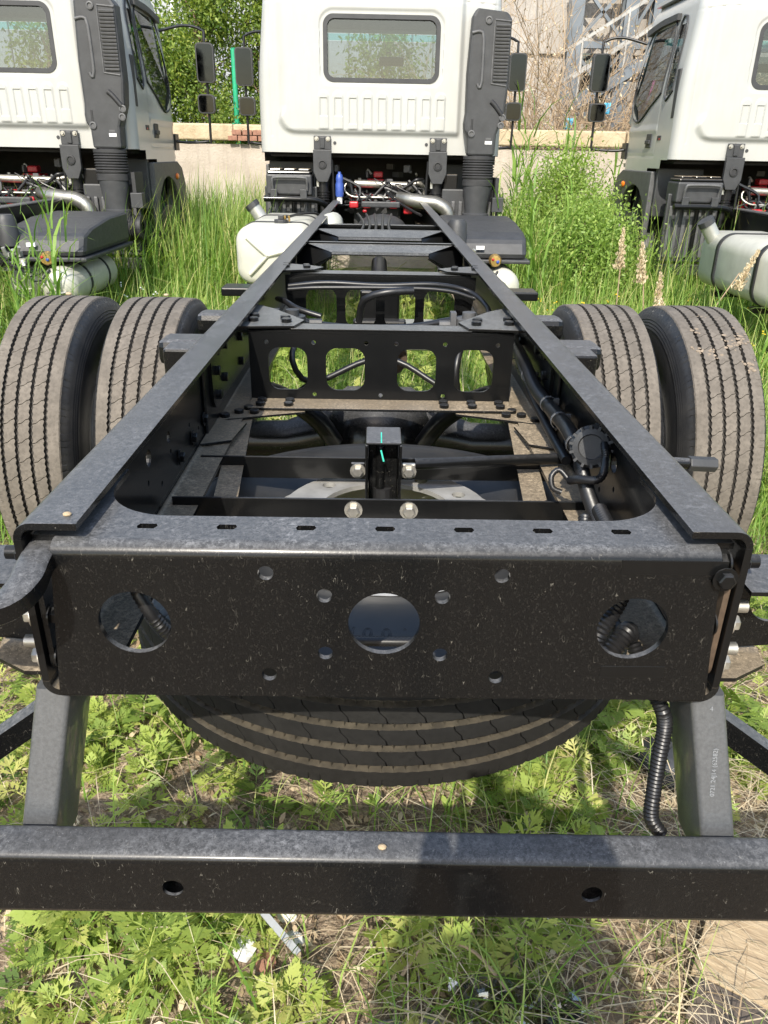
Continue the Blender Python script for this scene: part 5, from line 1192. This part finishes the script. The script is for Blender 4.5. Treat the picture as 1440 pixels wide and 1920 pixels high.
def meadow():
    r = np.random.default_rng(9); parts = []
    def field(n, xr, yr, hr, w, t=.42, tsd=.25, dens=None):
        p = np.column_stack([r.uniform(*xr, n), r.uniform(*yr, n)])
        # clumps
        cl = np.column_stack([r.uniform(*xr, n//60+1), r.uniform(*yr, n//60+1)]); q = cl[r.integers(0, len(cl), n)]+r.normal(0, .16, (n, 2)); m = r.random(n) < .6; p[m] = q[m]
        in_frame = (np.abs(p[:, 0]) < .46); in_tyre = (np.abs(np.abs(p[:, 0])-.93) < .36) & (np.abs(p[:, 1]-2.72) < .55)
        h = r.uniform(*hr, len(p))*(.75+.5*r.random(len(p))); h = np.where(in_frame, np.minimum(h, .42), h); h = np.where((np.abs(p[:, 0]) < 1.0) & (p[:, 1] < 7.4), np.minimum(h, .5), h)
        k = ~in_tyre; p, h = p[k], h[k]; m = len(p)
        parts.append(blades(on_ground(p), h, r.normal(.5, 1.5, m), r.gamma(2., .27, m), w*r.uniform(.6, 1.3, m), np.clip(r.normal(t, tsd, m), 0, 1)))
    field(15000, (-5.2, -.9), (3.3, 8.0), (.34, .74), .0060, .48)
    field(15000, (.9, 5.2), (3.3, 8.0), (.34, .72), .0060, .50)
    field(9000, (-1.0, 1.0), (2.6, 7.6), (.16, .40), .0045, .5)
    field(19000, (-4.8, -.95), (7.0, 11.4), (.72, 1.22), .0080, .48)
    field(17000, (.95, 5.0), (7.0, 11.4), (.60, 1.10), .0080, .48)
    field(3500, (-2.6, -1.1), (2.9, 4.0), (.12, .34), .004, .45); field(3500, (1.1, 2.6), (2.9, 4.2), (.12, .36), .004, .5)
    field(1500, (-2.4, -1.3), (1.6, 3.2), (.08, .26), .003, .5); field(2500, (1.3, 2.4), (1.6, 3.2), (.08, .26), .003, .55)
    field(5000, (-4.5, -1.6), (-1.2, 3.4), (.10, .34), .0035, .5); field(5000, (1.6, 4.5), (-1.2, 3.4), (.10, .34), .0035, .5)
    V, F, T_ = merge(parts); setting(link('tall_grass', np_mesh('tall_grass', V, F, T_, M['grass'])), 'stuff')
    # yellowed stalks, mostly right of the frame and under it
    parts2 = []; n = 1500; p = np.concatenate([np.column_stack([r.normal(1.9, .6, n), r.uniform(3.4, 6.8, n)]), np.column_stack([r.normal(-2., .7, n//2), r.uniform(3.4, 8, n//2)]), np.column_stack([r.uniform(-.9, .9, n//2), r.uniform(2.9, 4.6, n//2)])]); m = len(p)
    p = p[(np.abs(p[:, 0]) > .5) | (p[:, 1] > 2.9)]; m = len(p)
    parts2.append(blades(on_ground(p), r.uniform(.2, .55, m), r.uniform(0, 6.3, m), r.uniform(.3, 1.6, m), r.uniform(.0016, .0035, m), np.clip(r.normal(.68, .18, m), 0, 1)))
    V, F, T_ = merge(parts2); setting(link('dry_stalks', np_mesh('dry_stalks', V, F, T_, M['straw'])), 'stuff')
    # small white and yellow flower heads
    for nm, mt, cx in (('white_flowers', 'sticker', -1.7), ('yellow_flowers', 'yellow', 2.0)):
        m_ = MB(); rr = random.Random(cx)
        for i in range(70):
            x, y = rr.gauss(cx, .55), rr.uniform(3.8, 6.5); z = gz(x, y)+rr.uniform(.25, .52)
            for k in range(3): m_.ball((x+rr.gauss(0, .012), y+rr.gauss(0, .012), z+rr.gauss(0, .008)), (.008, .008, .005), 6, 3)
        setting(m_.build(nm, M[mt]), 'stuff')
M['yellow'] = simple('yellow_petals', (.75, .52, .03), .6, 0, .15, 20)
meadow()

def reed_mesh(seed, h, nl=11, plume=False):
    r = np.random.default_rng(seed); parts = [blades(np.zeros((1, 3)), np.array([h]), r.uniform(0, 6, 1), np.array([.10]), np.array([.006]), np.array([.45]))]
    t = np.linspace(.12, .96, nl); az = np.arange(nl)*math.pi*.93+r.uniform(0, 6)+r.normal(0, .35, nl)
    b = np.column_stack([.01*np.cos(az), .01*np.sin(az), h*t]); L = h*r.uniform(.28, .46, nl)*(1.1-.45*t)
    parts.append(blades(b, L, az, r.uniform(.35, .95, nl), L*.030, np.clip(r.normal(.42, .12, nl), 0, 1)))
    return merge(parts)
def reeds():
    spots = {'left': [], 'right': [], 'wall': [], 'front': []}
    rr = random.Random(4)
    for i in range(15): spots['left'].append((rr.uniform(-2.62, -2.05), rr.uniform(4.6, 5.35), rr.uniform(.75, 1.25)))
    for i in range(22): spots['wall'].append((rr.uniform(1.35, 2.7), rr.uniform(8.6, 10.8), rr.uniform(1.35, 2.15)))
    for i in range(14): spots['right'].append((rr.uniform(1.15, 1.55), rr.uniform(6.4, 8.2), rr.uniform(.9, 1.35)))
    for i in range(12): spots['front'].append((rr.uniform(2.2, 2.95), rr.uniform(4.0, 5.1), rr.uniform(.62, .95)))
    protos = []
    for s in range(5):
        V, F, T_ = reed_mesh(100+s, 1.0, 9+s); protos.append(np_mesh('reed', V, F, T_, M['grass']))
    info = {'left': 'tall green reed in front of the left truck and its air tanks', 'wall': 'tall dark green reed growing against the wall right of the middle cab', 'right': 'green reed growing beside the black intake of the middle truck', 'front': 'short green reed in front of the fuel tank of the right truck'}
    for k, L in spots.items():
        for x, y, h in L:
            o = link('reed', rr.choice(protos), None, (x, y, gz(x, y)-.01)); o.scale = (h*rr.uniform(.9, 1.3), h*rr.uniform(.9, 1.3), h); o.rotation_euler = (rr.gauss(0, .06), rr.gauss(0, .06), rr.uniform(0, 6.28))
            tag(o, info[k], 'reed', info[k].replace('tall dark green reed', 'reeds').replace('tall green reed', 'reeds').replace('short green reed', 'reeds').replace('green reed', 'reeds'))
    # dry plumes right of the frame
    for i, (x, y, h, lab) in enumerate(((1.62, 5.3, .92, 'dry tan reed plume, leftmost in front of the green bush'), (1.82, 5.25, .84, 'dry tan reed plume, second from the left in front of the bush'), (1.93, 5.2, .66, 'short dry reed plume low in the grass in front of the bush'), (2.12, 5.3, .80, 'dry reed plume bent to the right beside the mudguard of the right truck'))):
        e = empty('dry_reed', (x, y, 0)); tag(e, lab, 'reed', 'dry reed plumes')
        lean = .28 if i == 3 else rr.uniform(-.10, .04); pts = curve([(x, y, 0), (x+lean*.3, y, h*.5), (x+lean, y, h)], .05)
        MB().tube(pts, .004, 5).build('stem', M['twig'], e)
        r = np.random.default_rng(i); n = 520; t = r.random(n); P = np.array([tuple(pts[-1])])+np.column_stack([r.normal(0, .013, n)*(1.3-t)+t*lean*.35, r.normal(0, .013, n)*(1.3-t), (t-.45)*.26]); d = np.column_stack([r.normal(0, .4, n), r.normal(0, .4, n), np.ones(n)])
        V, F, T_ = batch(*OVAL, frames(d, r.uniform(0, 6, n)), r.uniform(.012, .030, n)*(1.2-.6*t), P, np.clip(r.normal(.6, .15, n), 0, 1))
        link('plume', np_mesh('plume', V, F, T_, M['straw']), e)
reeds()

# =================================================================== scraps lying on the ground in front
def scraps():
    rr = random.Random(8)
    MBb = MB(); n = 14
    b = MB().box(-.20, .20, -.12, .12, 0, .022).build('wooden_board', M['wood'], None, bevel=.004, loc=(.86, .985, .012)); b.rotation_euler = (rad(2), rad(-1), rad(-33)); tag(b, 'pale weathered board lying at the lower right corner', 'board')
    p = MB().box(-.20, .20, -.045, .045, 0, .02).build('wooden_plank', M['dark_wood'], None, bevel=.004, loc=(.78, .845, .004)); p.rotation_euler = (0, 0, rad(-31)); tag(p, 'dark brown plank along the front edge of the pale board', 'plank')
    q = MB().box(-.085, .085, -.007, .007, 0, .004).build('plastic_strip', M['shed'], None, loc=(-.215, 1.075, .05)); q.rotation_euler = (rad(10), rad(14), rad(-42)); tag(q, 'thin grey plastic strip lying among the white scraps', 'strip')
    for i, (x, y, s, mt, lab) in enumerate(((-.265, 1.045, .030, 'foam', 'crumpled white foam scrap nearest the mugwort, left of the strip'), (-.19, 1.13, .024, 'foam', 'white foam scrap just below the bar, above the strip'), (-.165, 1.07, .022, 'foam', 'small white foam scrap at the right end of the strip'), (-.255, 1.17, .030, 'wood', 'tan crumpled cardboard scrap beside the white foam'), (-.215, 1.01, .026, 'brick', 'small red brick fragment below the white scraps'),
                                          (-.62, .93, .032, 'brick', 'red brick fragment at the lower left corner'), (-.55, .89, .024, 'brick', 'smaller red brick fragment by the lower left corner'), (.11, .88, .040, 'stone', 'grey stone at the lower edge, left of the plastic film'), (.21, .97, .045, 'stone', 'grey stone half hidden by straw, right of the plants'), (.02, .86, .05, 'stone', 'flat grey stone at the bottom edge near the middle'), (.79, 1.58, .10, 'shoe', 'dark rubber lump on the ground beside the right bar leg'), (.155, .86, .03, 'brick', 'red brick fragment at the bottom edge near the stones'), (.36, .90, .05, 'shoe', 'black rubber piece lying beside the plastic film'))):
        m = MB(); k, n = 7, 10
        vs_ = [(s*(math.sin(a)*math.cos(t))*rr.uniform(.7, 1.2), s*math.sin(a)*math.sin(t)*rr.uniform(.7, 1.2)*.8, s*.6*math.cos(a)*rr.uniform(.75, 1.15)) for a in (math.pi*(j+.3)/(k+.6) for j in range(k+1)) for t in (2*math.pi*h/n for h in range(n))]
        m.add(vs_, [(i_*n+j, i_*n+(j+1) % n, (i_+1)*n+(j+1) % n, (i_+1)*n+j) for i_ in range(k) for j in range(n)]+[tuple(range(n)), tuple(k*n+j for j in range(n))])
        o = m.build({'foam': 'foam_scrap', 'wood': 'cardboard_scrap', 'brick': 'brick_fragment', 'stone': 'stone', 'shoe': 'rubber_piece'}[mt], M[mt], None, smooth=30 if mt != 'foam' else 20, loc=(x, y, gz(x, y)+s*.3)); o.rotation_euler = (0, 0, rr.uniform(0, 6)); tag(o, lab, {'foam': 'scrap', 'wood': 'scrap', 'brick': 'brick', 'stone': 'stone', 'shoe': 'rubber'}[mt])
    m = MB(); n = 16
    vs_ = [((i/(n-1)-.5)*.26, (j/(n-1)-.5)*.15, .02+.022*math.sin(i*1.3+j*.9)+.018*math.sin(j*2.1-i*.6)+rr.uniform(-.008, .008)) for j in range(n) for i in range(n)]
    m.add(vs_, [(j*n+i, j*n+i+1, (j+1)*n+i+1, (j+1)*n+i) for j in range(n-1) for i in range(n-1)])
    o = m.build('plastic_film', M['film'], None, smooth=25, loc=(.27, .88, .02)); tag(o, 'crumpled clear plastic film at the bottom edge, right of centre', 'plastic')
    for i, (x0, y0, x1, y1, lab) in enumerate(((.05, .96, .14, 1.04, 'pale broken twig crossing the shaded ground, right of centre'), (.14, 1.04, .25, .93, 'pale broken twig meeting the other in a corner'))):
        t = MB().tube(curve([(x0, y0, .05), ((x0+x1)/2, (y0+y1)/2+.006, .075), (x1, y1, .055)], .02), .0035, 6).build('twig', M['twig'], None, smooth=50); tag(t, lab, 'twig')
    # pebbles and straw resting on frame and tyres
    for x, y, z, s, lab in ((-.372, .815, RT+.002, .0055, 'tan crumb of soil on the rear end of the left frame rail'), (.002, .70, .688, .006, 'pale dried splash of mud on top of the bar'), (-1.10, 2.79, 1.012, .012, 'small tan pebble on top of the outer left tyre'), (-.76, 2.80, 1.012, .010, 'small tan pebble on top of the inner left tyre')):
        o = MB().ball((0, 0, 0), (s, s*.8, s*.5), 8, 5).build('soil_crumb', M['wood'], None, smooth=60, loc=(x, y, z)); tag(o, lab, 'soil')
scraps()

# =================================================================== the photographer, standing behind the bar, whose shadow falls on it
def photographer():
    P = {'pel': ((0, -.42, .92), .125), 'sp1': ((0, -.43, 1.06), .118), 'sp2': ((0, -.43, 1.22), .135), 'sp3': ((0, -.42, 1.36), .12), 'nk': ((0, -.40, 1.46), .055), 'hd0': ((0, -.37, 1.55), .075), 'hd1': ((0, -.36, 1.64), .09), 'hd2': ((0, -.37, 1.70), .06),
         'shL': ((-.17, -.42, 1.385), .065), 'elL': ((-.23, -.30, 1.18), .043), 'wrL': ((-.075, -.09, 1.40), .030), 'haL': ((-.058, -.055, 1.435), .030),
         'shR': ((.17, -.42, 1.385), .065), 'elR': ((.23, -.30, 1.18), .043), 'wrR': ((.06, -.09, 1.40), .030), 'haR': ((.042, -.055, 1.435), .030),
         'hiL': ((-.09, -.42, .88), .09), 'knL': ((-.11, -.39, .49), .06), 'anL': ((-.12, -.43, .09), .042), 'toL': ((-.13, -.27, .045), .038),
         'hiR': ((.09, -.42, .88), .09), 'knR': ((.11, -.39, .49), .06), 'anR': ((.12, -.43, .09), .042), 'toR': ((.13, -.27, .045), .038)}
    E_ = ['pel sp1', 'sp1 sp2', 'sp2 sp3', 'sp3 nk', 'nk hd0', 'hd0 hd1', 'hd1 hd2', 'sp3 shL', 'shL elL', 'elL wrL', 'wrL haL', 'sp3 shR', 'shR elR', 'elR wrR', 'wrR haR', 'pel hiL', 'hiL knL', 'knL anL', 'anL toL', 'pel hiR', 'hiR knR', 'knR anR', 'anR toR']
    for s, sx in (('L', -1), ('R', 1)):
        hx = -.058 if s == 'L' else .042
        for i in range(4):
            a, b = 'f%s%da' % (s, i), 'f%s%db' % (s, i); P[a] = ((hx+sx*(.030-.0), -.05, 1.455-.021*i), .009); P[b] = ((hx+sx*.018, -.018, 1.456-.021*i), .008); E_ += ['ha%s %s' % (s, a), '%s %s' % (a, b)]
    keys = list(P); me = bpy.data.meshes.new('person'); me.from_pydata([P[k][0] for k in keys], [tuple(keys.index(q) for q in e.split()) for e in E_], [])
    t = NT('skin_and_clothes'); tc = t.n('NewGeometry'); sp = t.n('SeparateXYZ'); t.l(tc.outputs['Position'], sp.inputs[0])
    arms = t.ramp(sp.outputs[1], -.13, -.125); headm = t.math('GREATER_THAN', sp.outputs[2], 1.47); skin = t.math('MAXIMUM', t.math('GREATER_THAN', sp.outputs[1], -.13), headm)
    cl = t.mix(t.math('GREATER_THAN', sp.outputs[2], .93), (.03, .035, .05), (.10, .12, .16)); t.set(Base_Color=t.mix(skin, cl, (.48, .30, .21)), Roughness=.7)
    me.materials.append(t.m); o = link('person', me); sk = o.modifiers.new('skin', 'SKIN'); sk.use_smooth_shade = True
    for i, k in enumerate(keys): me.skin_vertices[0].data[i].radius = (P[k][1], P[k][1]); me.skin_vertices[0].data[i].use_root = (k == 'pel')
    o.modifiers.new('subsurf', 'SUBSURF').levels = 1; o.modifiers['subsurf'].render_levels = 2
    tag(o, 'photographer in dark clothes standing behind the bar holding a phone in both hands', 'person')
    MB().ball((0, -.385, 1.685), (.088, .098, .075), 16, 10).build('hair', M['rubber'], o, smooth=60)
    for sx in (-1, 1): MB().ball((sx*.032, -.285, 1.625), .011, 8, 6).build('eye', M['plastic'], o, smooth=60); MB().ball((sx*.09, -.37, 1.62), (.012, .02, .03), 8, 6).build('ear', M['skin'], o, smooth=60)
    MB().ball((0, -.272, 1.60), (.013, .02, .022), 8, 6).build('nose', M['skin'], o, smooth=60); MB().ball((0, -.283, 1.565), (.025, .008, .006), 8, 6).build('mouth', M['red'], o, smooth=60)
    ph = MB().box(-.052, .024, -.030, -.021, 1.345, 1.51).build('phone', M['plastic'], None, bevel=.003); tag(ph, 'slim black phone held upright by the photographer', 'phone')
M['skin'] = simple('skin', (.48, .30, .21), .6, 0, .08, 20)
photographer()
